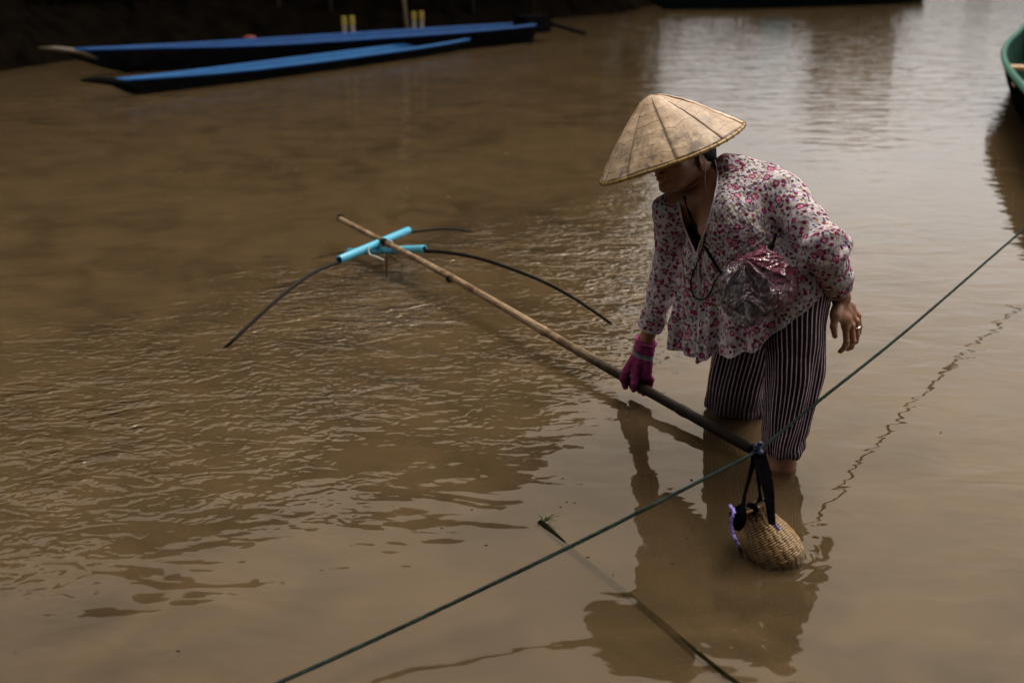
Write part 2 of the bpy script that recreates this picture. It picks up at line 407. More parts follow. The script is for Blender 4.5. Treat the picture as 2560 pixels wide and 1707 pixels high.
def stilt_house(x, y, rz, label, s=1.0, wallc=((.09, .055, .03), (.16, .10, .06))):
    e = empty('stilt_house', label, 'house', 'houses on stilts by the water'); e.location = (x, y, 0); e.rotation_euler = (0, 0, rz); e.scale = (s * .5, s, s)
    wood = simple('house_wood', (.04, .027, .018), (.09, .06, .04), 6, .85); wall = simple('house_boards', *wallc, 5, .85, .3, stretch=(8, 8, 1)); roof = simple('rusty_tin', (.09, .05, .035), (.17, .12, .10), 3, .6)
    for px in (-2, 0, 2):
        for py in (-1.6, 1.6): MB().add(*tube([(px, py, -1), (px, py, 1.6)], .08, 8)).build('post', wood, e)
    MB().add(*box((0, 0, 1.66), 4.8, 4.0, .14)).build('floor', wood, e, False)
    m = MB(); m.add(*box((0, 1.5, 2.75), 4.2, .08, 2.04)).add(*box((-2.1, 0, 2.75), .08, 2.9, 2.04)).add(*box((2.1, 0, 2.75), .08, 2.9, 2.04))
    m.add(*box((-1.4, -1.5, 2.75), 1.4, .08, 2.04)).add(*box((1.55, -1.5, 2.75), 1.1, .08, 2.04)).add(*box((.15, -1.5, 3.6), 1.68, .07, .34))
    m.build('wall', wall, e, False)
    MB().add(*box((.15, -1.46, 2.55), .9, .05, 1.7)).build('door', wood, e, False)
    MB().add([(-2.7, -2.2, 3.55), (2.7, -2.2, 3.55), (2.7, 0, 4.7), (-2.7, 0, 4.7), (-2.7, 2.2, 3.55), (2.7, 2.2, 3.55), (-2.7, -2.2, 3.6), (2.7, -2.2, 3.6), (2.7, 0, 4.76), (-2.7, 0, 4.76), (-2.7, 2.2, 3.6), (2.7, 2.2, 3.6)],
             [(0, 3, 2, 1), (3, 4, 5, 2), (6, 7, 8, 9), (9, 8, 11, 10), (0, 1, 7, 6), (4, 10, 11, 5), (0, 6, 9, 3), (3, 9, 10, 4), (1, 2, 8, 7), (2, 5, 11, 8)]).build('roof', roof, e, False)

# ---------------------------------------------------------------- boats
def boat(name, label, stern, bow, beam, free, cols, rise=.25, thwarts=(), group=None, rake=.9, draft=.12, thw_mat=None, rimr=.022, full=2.4, bow_mat=None, stern_w=.45):
    """stern and bow: xy of the waterline ends; hull lofted from stations"""
    e = empty(name, label, 'boat', group); S = np.array((*stern, 0.)); B = np.array((*bow, 0.)); ax = B - S; Ln = np.linalg.norm(ax); ax /= Ln
    lat = np.array((-ax[1], ax[0], 0)); N = 48
    outer, inner, rail = cols
    e.location = tuple(lerp(S, B, .5)); org = lerp(S, B, .5)
    st = []
    for i in range(N + 1):
        t = i / N; s = 2 * t - 1
        w = (1 - max(0, s) ** full) if s > 0 else (1 - (1 - stern_w) * abs(s) ** 3)
        hb = max(beam / 2 * w, .02); zr = free + rise * max(0, s) ** 3.2 + rise * .25 * max(0, -s) ** 3
        x = s * Ln / 2 + (rake * max(0, s - .82) / .18 * .5 if s > .82 else 0); zk = -draft + (zr + draft) * .82 * max(0, s) ** 9
        st.append((x, hb, zr, zk))
    def surf(off, nm, mat, flip):
        V = []; Fs = []; m = 13
        for (x, hb, zr, zk) in st:
            hb2 = max(hb - off, .004); zk2 = zk + off * 1.6
            for j in range(m):
                q = -1 + 2 * j / (m - 1); a = abs(q); ww = hb2 * math.copysign(min(1, (a / .72)) * .80 + .2 * max(0, (a - .72) / .28), q) if a > 0 else 0
                zz = zk2 + (zr - zk2) * (max(0, (a - .42) / .58) ** 1.25)
                V.append(np.array(ax * x + lat * ww) + np.array((0, 0, zz)))
        for i in range(N):
            for j in range(m - 1):
                a = i * m + j; f = (a, a + 1, a + m + 1, a + m); Fs.append(f if not flip else f[::-1])
        Fs.append(tuple(range(m)) if flip else tuple(range(m))[::-1])
        return MB().add(V, Fs).build(nm, mat, e)
    surf(0, 'hull', outer, False); surf(.035, 'inner_hull', inner, True)
    for sg in (-1, 1):
        MB().add(*tube([ax * x + lat * sg * (hb - .012) + np.array((0, 0, zr)) for (x, hb, zr, zk) in st], rimr, 8)).build('gunwale', rail, e)
    for k in thwarts:
        x, hb, zr, zk = st[int(k * N)]
        rot = Matrix.Rotation(math.atan2(ax[1], ax[0]), 3, 'Z')
        MB().add(*box(ax * x + np.array((0, 0, zr - .075)), .2, 2 * hb - .05, .03, rot)).build('thwart', thw_mat, e, False)
    x, hb, zr, zk = st[-1]; tip = ax * x + np.array((0, 0, zr)); tm = bow_mat or outer
    MB().add(*tube([tip - ax * .55 + np.array((0, 0, -.22)), tip - ax * .1 + np.array((0, 0, -.03)), tip + ax * .15 + np.array((0, 0, .02)), tip + ax * .34 + np.array((0, 0, .04))], [.04, .045, .035, .015], 8)).build('bow_beak', tm, e)
    return e, org, ax, lat, st
def build_boats():
    black = simple('tarred_wood', (.003, .003, .004), (.008, .007, .008), 6, .8, Specular_IOR_Level=.0)
    blue = simple('blue_paint', (.001, .036, .15), (.002, .055, .20), 5, .7, Specular_IOR_Level=.2); blue2 = simple('light_blue_paint', (.002, .060, .20), (.003, .085, .26), 5, .7, Specular_IOR_Level=.2)
    yel = simple('yellow_beam', (.012, .009, .004), (.05, .034, .006), 7, .6)
    e, org, ax, lat, st = boat('longboat', 'long blue open boat with two pairs of yellow posts, moored against the dark bank', W(528, 41, z=0)[:2], W(112, 73, z=0)[:2], .86, .24, (black, blue, blue), rise=.06, bow_mat=yel, rake=.9, thwarts=(.08,), thw_mat=black)
    pst = simple('post_white', (.2, .2, .17), (.3, .28, .22), 9, .6); py_ = simple('post_yellow', (.28, .20, .02), (.36, .28, .03), 9, .6)
    for px in (345.5, 353.5, 415, 422.5):
        P = W(px, 45, y=15.1 + (px - 345) * .0145) - org; P[2] = .14
        o = MB().add(*box(P + np.array((0, 0, .08)), .055, .055, .30)).build('post', pst, e, False)
        MB().add(*box(P + np.array((0, 0, .27)), .062, .062, .12)).build('post_top', py_, o, False)
    P = W(251, 51.5, y=14.2) - org; P[2] = .26
    MB().add(*ball(P, .05, 1.8, 1, .5)).build('red_cloth', simple('red_cloth', (.15, .02, .02), (.22, .03, .03)), e)
    # motor shaft block at the stern
    MB().add(*box(-ax * 3.35 + np.array((0, 0, .26)), .5, .35, .26, Matrix.Rotation(.7, 3, 'Z'))).add(*tube([-ax * 3.5 + np.array((0, 0, .3)), -ax * 4.5 + np.array((0, 0, .05))], .03, 8)).build('engine', black, e, False)
    boat('longboat', 'low narrow light blue boat floating in front of the bigger blue one', W(464, 48, z=0)[:2], W(122, 96, z=0)[:2], .52, .12, (black, blue2, blue2), rise=.05, bow_mat=black, rake=.2, thwarts=(.04,), thw_mat=black)
    green = simple('green_paint', (.001, .018, .012), (.003, .033, .022), 5, .8, Specular_IOR_Level=.05); gl = simple('green_rail', (.012, .09, .065), (.02, .12, .09), 5, .6, Specular_IOR_Level=.1); gd = simple('dark_green_hull', (.002, .004, .004), (.005, .009, .008), 4, .8, Specular_IOR_Level=.0)
    wood = simple('plank_seat', (.30, .17, .06), (.42, .26, .12), 12, .6)
    boat('longboat', 'green open boat with wooden plank seats cut off by the right edge', (2.95, 3.2), (6.3, 12.6), 1.25, .44, (gd, green, gl), rise=.12, thwarts=(.2, .33, .45, .57, .69), thw_mat=wood, rimr=.028, draft=.15, full=2.8)
    e, org, ax, lat, st = boat('cargo_boat', 'dark green hulled boat with a roofed cabin moored at the far bank', (10.6, 27.6), (3.3, 24.3), 1.5, .42, (gd, green, green), rise=.15, draft=.2, thwarts=(.2,), thw_mat=wood)
    dk = simple('cabin_dark', (.01, .01, .012), (.03, .028, .03), 3, .8)
    rt = Matrix.Rotation(math.atan2(ax[1], ax[0]), 3, 'Z')
    MB().add(*box(-ax * .6 + np.array((0, 0, .98)), 5.2, 1.6, .06, rt)).build('roof', dk, e, False)
    for k in (-3, -1.6, -.2, 1.2, 1.9):
        for sg in (-1, 1): MB().add(*tube([ax * (k) + lat * sg * .62 + np.array((0, 0, .3)), ax * k + lat * sg * .62 + np.array((0, 0, .97))], .03, 6)).build('roof_post', dk, e)
    MB().add(*box(-ax * .9 + np.array((0, 0, .5)), 3.6, 1.1, .6, rt)).build('cabin', dk, e, False)
    cy = simple('cyan_tarp', (.02, .25, .40), (.03, .32, .5), 5, .6)
    MB().add(*box(ax * .95 + lat * .62 + np.array((0, 0, .72)), .9, .06, .42, rt)).build('tarp', cy, e, False)
def build_bank_objects():
    pale = simple('pale_bamboo', (.09, .062, .04), (.14, .10, .065), 8, .7); dark = simple('old_wood', (.006, .005, .004), (.02, .016, .012), 8, .9, Specular_IOR_Level=.1)
    o = MB().add(*tube([(-1.72, 17.35, -.3), (-1.85, 17.6, 1.0), (-2.05, 17.9, 3.4)], [.035, .032, .02], 8)).build('mooring_stake', pale); tag(o, 'thin pale leaning stake behind the stern half of the blue boat', 'stake')
    for i, (a, b, lab) in enumerate([((-8.6, 15.0, .85), (-3.6, 17.3, 1.0), 'dark horizontal rail of poles on the bank at upper left'), ((-3.3, 17.6, 1.0), (.6, 21.2, 1.25), 'dark horizontal rail of poles on the bank above the boat stern')]):
        e = empty('pole_rail', lab, 'fence', 'pole rails on the bank')
        MB().add(*tube([a, lerp(a, b, .5) + np.array((0, 0, -.06)), b], .04, 6)).build('rail', dark, e)
        for t in (.05, .35, .65, .95):
            q = lerp(a, b, t); MB().add(*tube([(q[0], q[1], -.2), (q[0] + .03, q[1], q[2] + .25)], .045, 6)).build('post', dark, e)
# ---------------------------------------------------------------- ropes, stick
def rope_mesh(P, r, pitch, sides=6, step=.004):
    """three strands laid round each other"""
    P = curve(P, 24); L_ = [0]
    for a, b in zip(P, P[1:]): L_.append(L_[-1] + np.linalg.norm(b - a))
    n = int(L_[-1] / step); s = np.linspace(0, L_[-1], n); Q = np.stack([np.interp(s, L_, [p[i] for p in P]) for i in range(3)], -1)
    fr = frames(list(Q)); mb = MB()
    for k in range(3):
        pts = []
        for i in range(n):
            T, N, B = fr[i]; a = 2 * math.pi * (s[i] / pitch + k / 3); pts.append(Q[i] + (N * math.cos(a) + B * math.sin(a)) * r * .52)
        mb.add(*tube(pts, r * .56, sides))
    return mb
def build_rope():
    t = NT('green_rope'); p = t.geo(); f = t.noise(p, 260, 3, .7); g = t.noise(p, 60, 2)
    col = t.mix(t.ramp(g, [(.3, 0), (.7, 1)]), (.005, .012, .011), (.016, .034, .030))
    col = t.mix(t.ramp(f, [(.62, 0), (.72, .8)]), col, (.20, .24, .22))
    m = t.principled(col, .85, t.bump(f, .6, .001), Specular_IOR_Level=.15)
    pts = [W(230, 703, y=1.55), W(279, 682, y=1.66), W(392, 631, y=1.84), W(566, 548, y=2.04), W(705, 478, y=2.24), W(757, 450, y=2.40), W(801, 415, y=2.61), W(827, 394, y=2.73), W(914, 324, y=3.43), W(1024, 229, y=4.62), W(1110, 158, y=5.9)]
    for q, i in ((.36, 0), (.335, 1), (.29, 2), (.245, 3)): pass
    o = rope_mesh(pts, .0050, .030).build('mooring_rope', m); tag(o, 'taut dark green twisted rope crossing above the water in front of the woman', 'rope')
    return pts
def build_stick():
    t = NT('wet_stick'); p = t.geo(); f = t.noise(t.mapv(p, (2, 2, 2)), 22, 4, .6)
    m = t.principled(t.mix(t.ramp(f, [(.35, 0), (.7, 1)]), (.004, .004, .002), (.014, .014, .006)), .9, Specular_IOR_Level=0.0)
    e = empty('sunken_stick', 'long dark stick lying just under the surface at the bottom right', 'stick')
    a = W(540, 522, z=-.003); pts = [a, W(590, 566, z=-.0135), W(640, 605, z=-.0115), W(690, 648, z=-.0085), W(737, 684, z=-.0060), W(790, 712, z=-.010)]
    MB().add(*tube(curve(pts, 8), .0098, 10, rfun=lambda an, s: 1 + .1 * math.sin(s * 31) * math.sin(an + s * 9))).build('branch', m, e)
    g = simple('grass_green', (.05, .08, .015), (.10, .14, .03), 20, .6); mb = MB(); rng = random.Random(2)
    for k in range(9):
        an = rng.uniform(-.6, 2.2); l = rng.uniform(.02, .055); d = np.array((math.cos(an), math.sin(an) * .7, rng.uniform(.1, .7))) * l
        s = a + np.array((.012, -.004, .006)); mb.add(*tube([s, s + d * .5 + np.array((0, 0, .006)), s + d], [.0016, .0013, .0004], 4))
    mb.build('grass_sprig', g, e)

def build_shade_shelter():  # added out of view: roof and wall shade the near water and the woman
    e = empty('shade_shelter', 'unseen roofed shelter added behind the viewpoint to keep skylight off the foreground', 'shade_shelter')
    wood = simple('shelter_wood', (.03, .02, .014), (.08, .055, .038), 7, .85, .3); tin = simple('shade_roof', (.03, .025, .022), (.07, .05, .04), 3, .7)
    MB().add(*box((0, -2.6, .25), 9, 4.2, .10)).build('deck', wood, e, False)
    for x in (-4.3, -1.6, 1.6, 4.3):
        for y in (-4.5, -.75): MB().add(*tube([(x, y, -.8), (x, y, 2.75)], .07, 8)).build('post', wood, e)
    MB().add(*box((0, -4.75, 1.5), 13, .08, 2.5)).build('shade_wall', wood, e, False)
    MB().add(*box((0, -2.1, 2.95), 15, 6.4, .06, Matrix.Rotation(R(3), 3, 'X'))).build('roof', tin, e, False)
# ---------------------------------------------------------------- net frame
HUB = np.array((-.626, 4.73, .125)); GRIP = np.array((.429, 3.217, .058)); PDIR = nrm(GRIP - HUB)
def pole_at(t): return HUB + (GRIP - HUB) * t
def build_net():
    t = NT('weathered_bamboo'); uv = t.coord('UV'); g = t.geo()
    st = t.noise(t.mapv(uv, (26, 3, 1)), 1.5, 4, .65, .4); bl = t.noise(g, 9, 4, .65); fine = t.noise(t.mapv(uv, (60, 9, 1)), 1.5, 3)
    col = t.mix(t.ramp(st, [(.40, 0), (.60, 1)]), (.12, .075, .04), (.46, .35, .225))
    col = t.mix(t.ramp(bl, [(.48, 0), (.60, .8)]), col, (.10, .055, .028))
    col = t.mix(t.ramp(fine, [(.50, 0), (.62, .85)]), col, (.025, .016, .01))
    # the bamboo is wet and blackened beyond the hand
    y = t.n('SeparateXYZ', None, Vector=uv).outputs[1]
    wet = t.n('MapRange', {'interpolation_type': 'SMOOTHSTEP'}, Value=t.math('ADD', y, t.math('MULTIPLY', bl, .25)), _1=2.0, _2=2.4, _3=0, _4=.97).outputs[0]
    col = t.mix(wet, col, (.006, .004, .003))
    bam = t.principled(col, t.math('MULTIPLY_ADD', wet, -.15, .66), t.bump(st, .5, .0016), Specular_IOR_Level=.1)
    e = empty('lift_net', 'bamboo lift net pole with two crossed light blue pipes and curved black arms', 'fishing net')
    ts = np.linspace(-.275, 1.305, 150); P = [pole_at(k) + np.array((0, 0, .006 * math.sin(k * 3.2))) + np.array((.006, .004, 0)) * math.sin(k * 5.1) for k in ts]
    nodes = [-.262, 0.015, .33, .71, .84, .985, 1.14]
    r = []
    for k in ts:
        b = .0135 + .0045 * (k + .27) / 1.5
        d = min(abs(k - q) for q in nodes); b *= 1 + .17 * math.exp(-(d / .008) ** 2) - .03 * math.exp(-((d - .018) / .01) ** 2); r.append(b)
    m = MB(); m.add(*tube(P, r, 14)); m.build('bamboo_pole', bam, e)
    # a node ring is dark
    blk = simple('black_binding', (.003, .0025, .0025), (.01, .008, .007), 60, .8, 1, Specular_IOR_Level=.1)
    for q, wd in ((-.266, .010), (.0, .022), (.33, .006), (.712, .005)):
        c = pole_at(q); MB().add(*tube([c - PDIR * wd, c - PDIR * wd * .4, c + PDIR * wd * .4, c + PDIR * wd], [.0175, .0192, .0190, .0172] if q <= 0 else [.0192 if q > .5 else .0178] * 4, 14)).build('binding', blk, e)
    wire = simple('grey_wire', (.3, .3, .31), (.45, .45, .46), 30, .4)
    c = pole_at(.022); MB().add(*tube(curve([c + np.array((math.cos(a) * .019, 0.004 * a, math.sin(a) * .019)) for a in np.linspace(-2.6, 1.9, 9)], 3), .0042, 6)).build('wire_loop', wire, e)
    t = NT('blue_pvc'); f = t.noise(t.geo(), 30, 4, .6); s2 = t.noise(t.mapv(t.coord('UV'), (8, 60, 1)), 1, 3)
    col = t.mix(t.ramp(f, [(.4, 0), (.75, .35)]), (.055, .40, .62), (.10, .36, .50)); col = t.mix(t.ramp(s2, [(.6, 0), (.75, .35)]), col, (.03, .22, .36))
    col = t.mix(t.ramp(t.noise(t.geo(), 55, 4, .7), [(.56, 0), (.68, .55)]), col, (.09, .075, .05))
    pvc = t.principled(col, .38, t.bump(s2, .1, .0005))
    def pipe(a, b, r=.0195):
        d = nrm(b - a); q = [a + d * k for k in (0, .004)] ; V = []; mb = MB()
        out = tube([a, a + d * .003, lerp(a, b, .33), lerp(a, b, .66), b - d * .003, b], [r - .002, r, r, r, r, r - .002], 28, cap=False); mb.add(*out)
        inn = tube([b, lerp(a, b, .5), a], r - .0055, 28, cap=False); mb.add(inn[0], inn[1], inn[2])
        for ring_o, ring_i in ((0, 2 * 29), (5 * 29, 0)):
            b0 = len(out[0]); mb.F += [((ring_o + k, ring_o + k + 1, b0 + ring_i + k + 1, b0 + ring_i + k) if ring_o == 0 else (ring_o + k + 1, ring_o + k, b0 + ring_i + k, b0 + ring_i + k + 1)) for k in range(28)] if False else []
        o = mb.build('pipe', pvc, e)
        for c, s in ((a, 1), (b, -1)):
            dd = d * s; MB().add(*tube([c + dd * .0005, c - dd * .0006], [r - .0018, r - .0018], 28, cap=False)); V1, F1, U1 = tube([c, c - dd * .0012], [r - .0012, r - .0056], 28, cap=False); MB().add(V1, F1, U1).build('pipe_lip', pvc, o)
        return d
    A1, A2 = W(339, 259.5, y=4.42), W(408.5, 230, y=5.06)
    B1, B2 = W(349, 251.5, y=4.92), W(424.5, 248.5, y=4.52)
    A1[2] = max(A1[2], .085); d1 = pipe(A1, A2); d2 = pipe(B1, B2, .0185)
    arm = simple('black_bamboo_arm', (.003, .0025, .002), (.012, .009, .007), 40, .6, .5, bdist=.001, Specular_IOR_Level=.1)
    def arms(P, r0, r1):
        n = len(curve(P, 8)); rr = np.linspace(r0, r1, n) * (1 + .07 * np.sin(np.arange(n) * 1.9)); MB().add(*tube(curve(P, 8), rr, 8)).build('arm', arm, e)
    w = lambda x, y, Y: W(x, y, y=Y)
    arms([lerp(A1, A2, .25), lerp(A1, A2, .03) - np.array((0, 0, .012)), w(318, 270, 4.27), w(296, 284, 4.09), w(273, 303, 3.93), w(250, 324, 3.79), w(232, 341, 3.70), W(224, 348, z=-.01), W(214, 356, z=-.05)], .0092, .0062)
    arms([lerp(B1, B2, .8), lerp(B1, B2, .98) - np.array((0, 0, .010)), w(446, 252, 4.44), w(479, 258, 4.32), w(513, 269, 4.21), w(546, 282.5, 4.11), w(572, 296.5, 4.03), w(597, 313, 3.955), W(611, 323, z=-.004), W(624, 330, z=-.05)], .0100, .0066)
    arms([lerp(A1, A2, .8), lerp(A1, A2, .97) - np.array((0, 0, .008)), w(422, 230.5, 5.15), w(440, 228.5, 5.25), w(456, 229, 5.33), W(469, 231, z=0.0), W(482, 233, z=-.05)], .0085, .006)
    arms([lerp(B1, B2, .2), lerp(B1, B2, .02) - np.array((0, 0, .008)), w(340, 253, 4.97), w(331, 254.5, 4.98), W(321, 256.3, z=-.005), W(312, 258, z=-.05)], .0085, .006)
    c = lerp(HUB, A1, .22) + np.array((0, -.02, -.03)); MB().add(*tube(curve([c + np.array((-.03, -.02, .04)), c + np.array((-.022, -.04, .008)), c + np.array((.012, -.05, -.004)), c + np.array((.05, -.058, -.02))], 6), .0045, 6)).build('wire_hook', wire, e)
    strg = simple('brown_cord', (.02, .013, .008), (.05, .035, .02), 40, .8)
    c = W(387, 251, y=4.66); MB().add(*tube([c, W(386.6, 258, y=4.66), W(386, 266, y=4.66) - np.array((0, 0, .06))], .004, 6)).build('net_cord', strg, e)
    MB().add(*tube(curve([c, W(391, 256.5, y=4.64), W(397, 260.5, y=4.62), W(404, 263, z=-.005)], 6), .0035, 6)).build('net_cord', strg, e)

# ---------------------------------------------------------------- basket
def build_basket(knot):
    t = NT('woven_bamboo'); uv = t.coord('UV'); sx = t.n('SeparateXYZ', None, Vector=uv); U, V = sx.outputs[0], sx.outputs[1]
    a = t.attr('weave'); f = t.noise(t.mapv(uv, (30, 220, 1)), 1, 3, .6); g = t.noise(t.geo(), 28, 3, .6)
    col = t.mix(t.ramp(g, [(.3, 0), (.7, 1)]), (.27, .16, .052), (.54, .34, .13)); col = t.mix(t.ramp(f, [(.35, .75), (.6, 0)]), col, (.07, .036, .014))
    col = t.mix(t.ramp(a, [(.12, 1), (.5, 0)]), col, (.010, .005, .003)); col = t.mix(t.ramp(g, [(.54, 0), (.66, .6)]), col, (.055, .026, .012))
    zb = t.n('SeparateXYZ', None, Vector=t.geo()).outputs[2]; col = t.mix(t.n('MapRange', None, Value=t.math('ADD', zb, t.math('MULTIPLY', g, .03)), _1=.02, _2=.055, _3=.6, _4=0).outputs[0], col, (.05, .028, .011))
    wv = t.principled(col, .42, t.bump(f, .6, .001))
    e = empty('fish_basket', 'small woven bamboo fish basket half sunk in the brown water, hung on black straps', 'basket')
    top = W(751.5, 507, y=2.285); bot = W(782, 564, z=-.022)
    bot = top + (bot - top) * 1.25; ax = nrm(bot - top); Ln = np.linalg.norm(bot - top)
    n1 = nrm(np.cross(ax, (0, 1, .2))); n2 = np.cross(ax, n1)
    prof = [(0, .047), (.06, .044), (.14, .042), (.25, .046), (.36, .056), (.48, .064), (.6, .069), (.72, .067), (.84, .055), (.93, .036), (1, .010)]
    rows, cols_ = 36, 21; RS, CS = 5, 10; NV, NU = rows * RS, cols_ * CS; Vv = []; UV = []; wa = []
    for i in range(NV + 1):
        t_ = i / NV; r0 = np.interp(t_, [p[0] for p in prof], [p[1] for p in prof])
        for j in range(NU + 1):
            u = j / NU; rowp = t_ * rows; colp = u * cols_ ; ri = int(rowp); wob = .25 * math.sin(u * 9 + ri)
            sgn = 1 if ((ri + int(colp)) % 2 == 0) else -1
            across = abs(math.sin(math.pi * rowp)) ** .35; along = math.sin(math.pi * colp)
            over = math.sin(math.pi * (colp + ri // 2 + .12 * math.sin(ri * 2.3))) ; hgt = across * (.5 + .5 * max(-1, min(1, 1.8 * over))) * (.75 + .25 * mnoise.noise(Vector((u * 14, ri * .9, 0))))
            stake = .35 * max(0, -over) * abs(math.cos(math.pi * (colp % 1 - .5)))
            hh = max(hgt, stake + .3 * across); a = 2 * math.pi * u
            r = r0 + .0046 * hh + .0015 * math.sin(a * 3 + t_ * 7); c = top + ax * Ln * (t_ + .004 * math.sin(a * 2 + ri))
            Vv.append(c + (n1 * math.cos(a) * 1.04 + n2 * math.sin(a) * .93) * r); UV.append((u, t_)); wa.append(hh)
    idx = np.arange((NV + 1) * (NU + 1)).reshape(NV + 1, NU + 1)
    Fq = np.stack([idx[:-1, :-1], idx[:-1, 1:], idx[1:, 1:], idx[1:, :-1]], -1).reshape(-1, 4)
    link('basket_body', make_mesh('basket_body', Vv, Fq, UV, {'weave': wa}), wv, e)
    rim = simple('rim_cane', (.16, .08, .03), (.33, .18, .07), 40, .5)
    MB().add(*tube(curve([top + (n1 * math.cos(a) * 1.04 + n2 * math.sin(a) * .93) * .048 for a in np.linspace(0, 2 * math.pi, 17)[:-1]], 3, True) + [top + n1 * 1.04 * .048], .0042, 7)).build('rim', rim, e)
    dark = simple('basket_inside', (.01, .006, .003), (.03, .018, .01), 30, .9)
    MB().add(*tube([top + ax * .001, top + ax * .035], [.0445, .040], 20)).build('inner_neck', dark, e)
    # black cloth straps with a violet edge
    blk = simple('black_cloth_strap', (.001, .001, .0012), (.003, .0025, .0035), 50, .95, .5, Specular_IOR_Level=.0); vio = simple('violet_trim', (.16, .13, .50), (.27, .22, .66), 120, .7, .8)
    def ribbon(P, wd, axis, th=.003):
        P = curve(P, 6); n = len(P); wd = np.interp(np.linspace(0, 1, n), np.linspace(0, 1, len(wd)), wd); V = []
        for i, p in enumerate(P):
            T = nrm(P[min(i + 1, n - 1)] - P[max(i - 1, 0)]); s = nrm(np.asarray(axis, float) - T * np.dot(T, axis)); q = np.cross(T, s)
            for (a_, b_) in ((-1, -1), (1, -1), (1, 1), (-1, 1)): V.append(p + s * a_ * wd[i] / 2 + q * b_ * th / 2)
        Fs = [(i * 4 + k, i * 4 + (k + 1) % 4, i * 4 + 4 + (k + 1) % 4, i * 4 + 4 + k) for i in range(n - 1) for k in range(4)] + [(3, 2, 1, 0), tuple(range(4 * n - 4, 4 * n))]
        return V, Fs, None
    k0 = np.array(knot) + np.array((0, -.004, -.006)); w = lambda x, y, Y: W(x, y, y=Y)
    xa = (1, .1, 0)
    # wide right strap
    MB().add(*ribbon([k0 + np.array((.004, 0, .004)), w(763, 470, 2.33), w(768, 488, 2.27), w(770, 505, 2.225), w(772, 524, 2.185)], [.036, .042, .030, .024, .018], xa)).build('strap', blk, e, False)
    MB().add(*ribbon([k0 + np.array((-.006, 0, .0)), w(750, 475, 2.34), w(745, 493, 2.29), w(743, 505, 2.25), w(738, 516, 2.215), w(732, 524, 2.20)], [.018, .010, .009, .012, .030, .022], xa)).build('strap', blk, e, False)
    MB().add(*ribbon([k0 + np.array((.0, .004, .0)), w(759, 485, 2.35), w(760, 495, 2.32), w(759, 505, 2.30)], [.020, .007, .008, .020], xa)).build('strap', blk, e, False)
    # black cloth panel on the left of the basket with its violet hem
    pn = [w(731, 506, 2.24), w(741, 503, 2.22), w(744, 520, 2.18), w(735, 527, 2.17), w(729, 516, 2.22)]
    V = []
    fans = [w(729.5, 513, 2.235), w(732, 521, 2.215), w(735, 529, 2.20), w(739, 531, 2.185), w(744, 527, 2.175), w(747, 518, 2.185), w(746, 508, 2.205), w(742, 503, 2.235), w(736, 506, 2.25)]
    cpt = sum(fans) / len(fans) + np.array((0, -.012, .008)); V = [cpt] + fans + [f + np.array((0, .006, -.003)) for f in fans]; nf = len(fans)
    Fs = [(0, 1 + i, 1 + (i + 1) % nf) for i in range(nf)] + [(1 + i, 1 + nf + i, 1 + nf + (i + 1) % nf, 1 + (i + 1) % nf) for i in range(nf)] + [tuple(1 + nf + i for i in reversed(range(nf)))]
    MB().add(V, Fs).build('cloth_flap', blk, e)
    MB().add(*ribbon([w(747, 504, 2.23), w(752, 505, 2.20), w(756, 509, 2.20), w(753, 515, 2.195)], [.012, .016, .013, .004], (.6, 0, .8))).build('knot_end', blk, e, False)
    z1 = [w(729.5, 505, 2.25), w(734, 511, 2.215), w(731.5, 518, 2.205), w(731, 525, 2.20), w(733, 533, 2.19), w(736, 540, 2.18), W(740, 549, z=-.004), W(742, 556, z=-.02)]
    zz = curve(z1, 7); zz = [p + n1 * .0022 * math.sin(i * 1.7) for i, p in enumerate(zz)]; MB().add(*tube(zz, .0042, 7)).build('violet_hem', vio, e)
    MB().add(*tube(curve([w(772, 519, 2.20), w(775, 524, 2.20), w(779, 529, 2.20)], 5), .004, 7)).build('violet_hem', vio, e)
    navy = simple('navy_knot', (.006, .012, .05), (.015, .03, .09), 60, .5, .6); kn = MB()
    for a in range(4): kn.add(*ball(k0 + np.array((.004 * math.cos(a * 2), -.006 + .003 * math.sin(a), .006 + .009 * a)), .012 - .0012 * a, 1.05, .9, .8))
    kn.build('knot', navy, e)

# ---------------------------------------------------------------- woman
RSH, LSH = np.array((.505, 3.05, .724)), np.array((.78, 2.86, .824))
REL, RWR = W(669, 270, y=3.13), W(644, 347, y=3.20)
LEL, LWR = W(825, 247, y=2.68), W(841.5, 297, y=2.78)
HIP = np.array((.835, 2.83, .50)); NECK = W(717, 177, y=2.98)
HEADC = W(681, 156, y=3.01)
right = np.array((1., 0, 0)); upv = np.array((0, SP, CP)); tocam = nrm(np.array((0, 0, CAMH)) - HEADC)
HATN = nrm((-.34 * right + .94 * upv) * .955 + tocam * .28)
HATC = W(670.5, 150.5, y=3.03)
hup = nrm(HATN + .10 * right); hup = nrm(HATN + .10 * right + .0 * upv); hf = nrm(-.66 * right - .55 * upv + .50 * tocam); hup = nrm(hup - .35 * hf * 1); hf = nrm(hf - hup * hf.dot(hup)); hl = np.cross(hup, hf)   # hl: her left
def HP(f, l, u): return HEADC + hf * f + hl * l + hup * u
tax = nrm(HIP - (RSH + LSH) / 2); MSH = (RSH + LSH) / 2; tf = nrm(np.array((-.84, -.3, -.45)) - tax * np.dot(tax, (-.84, -.3, -.45))); tl = nrm(np.cross(tax, tf))
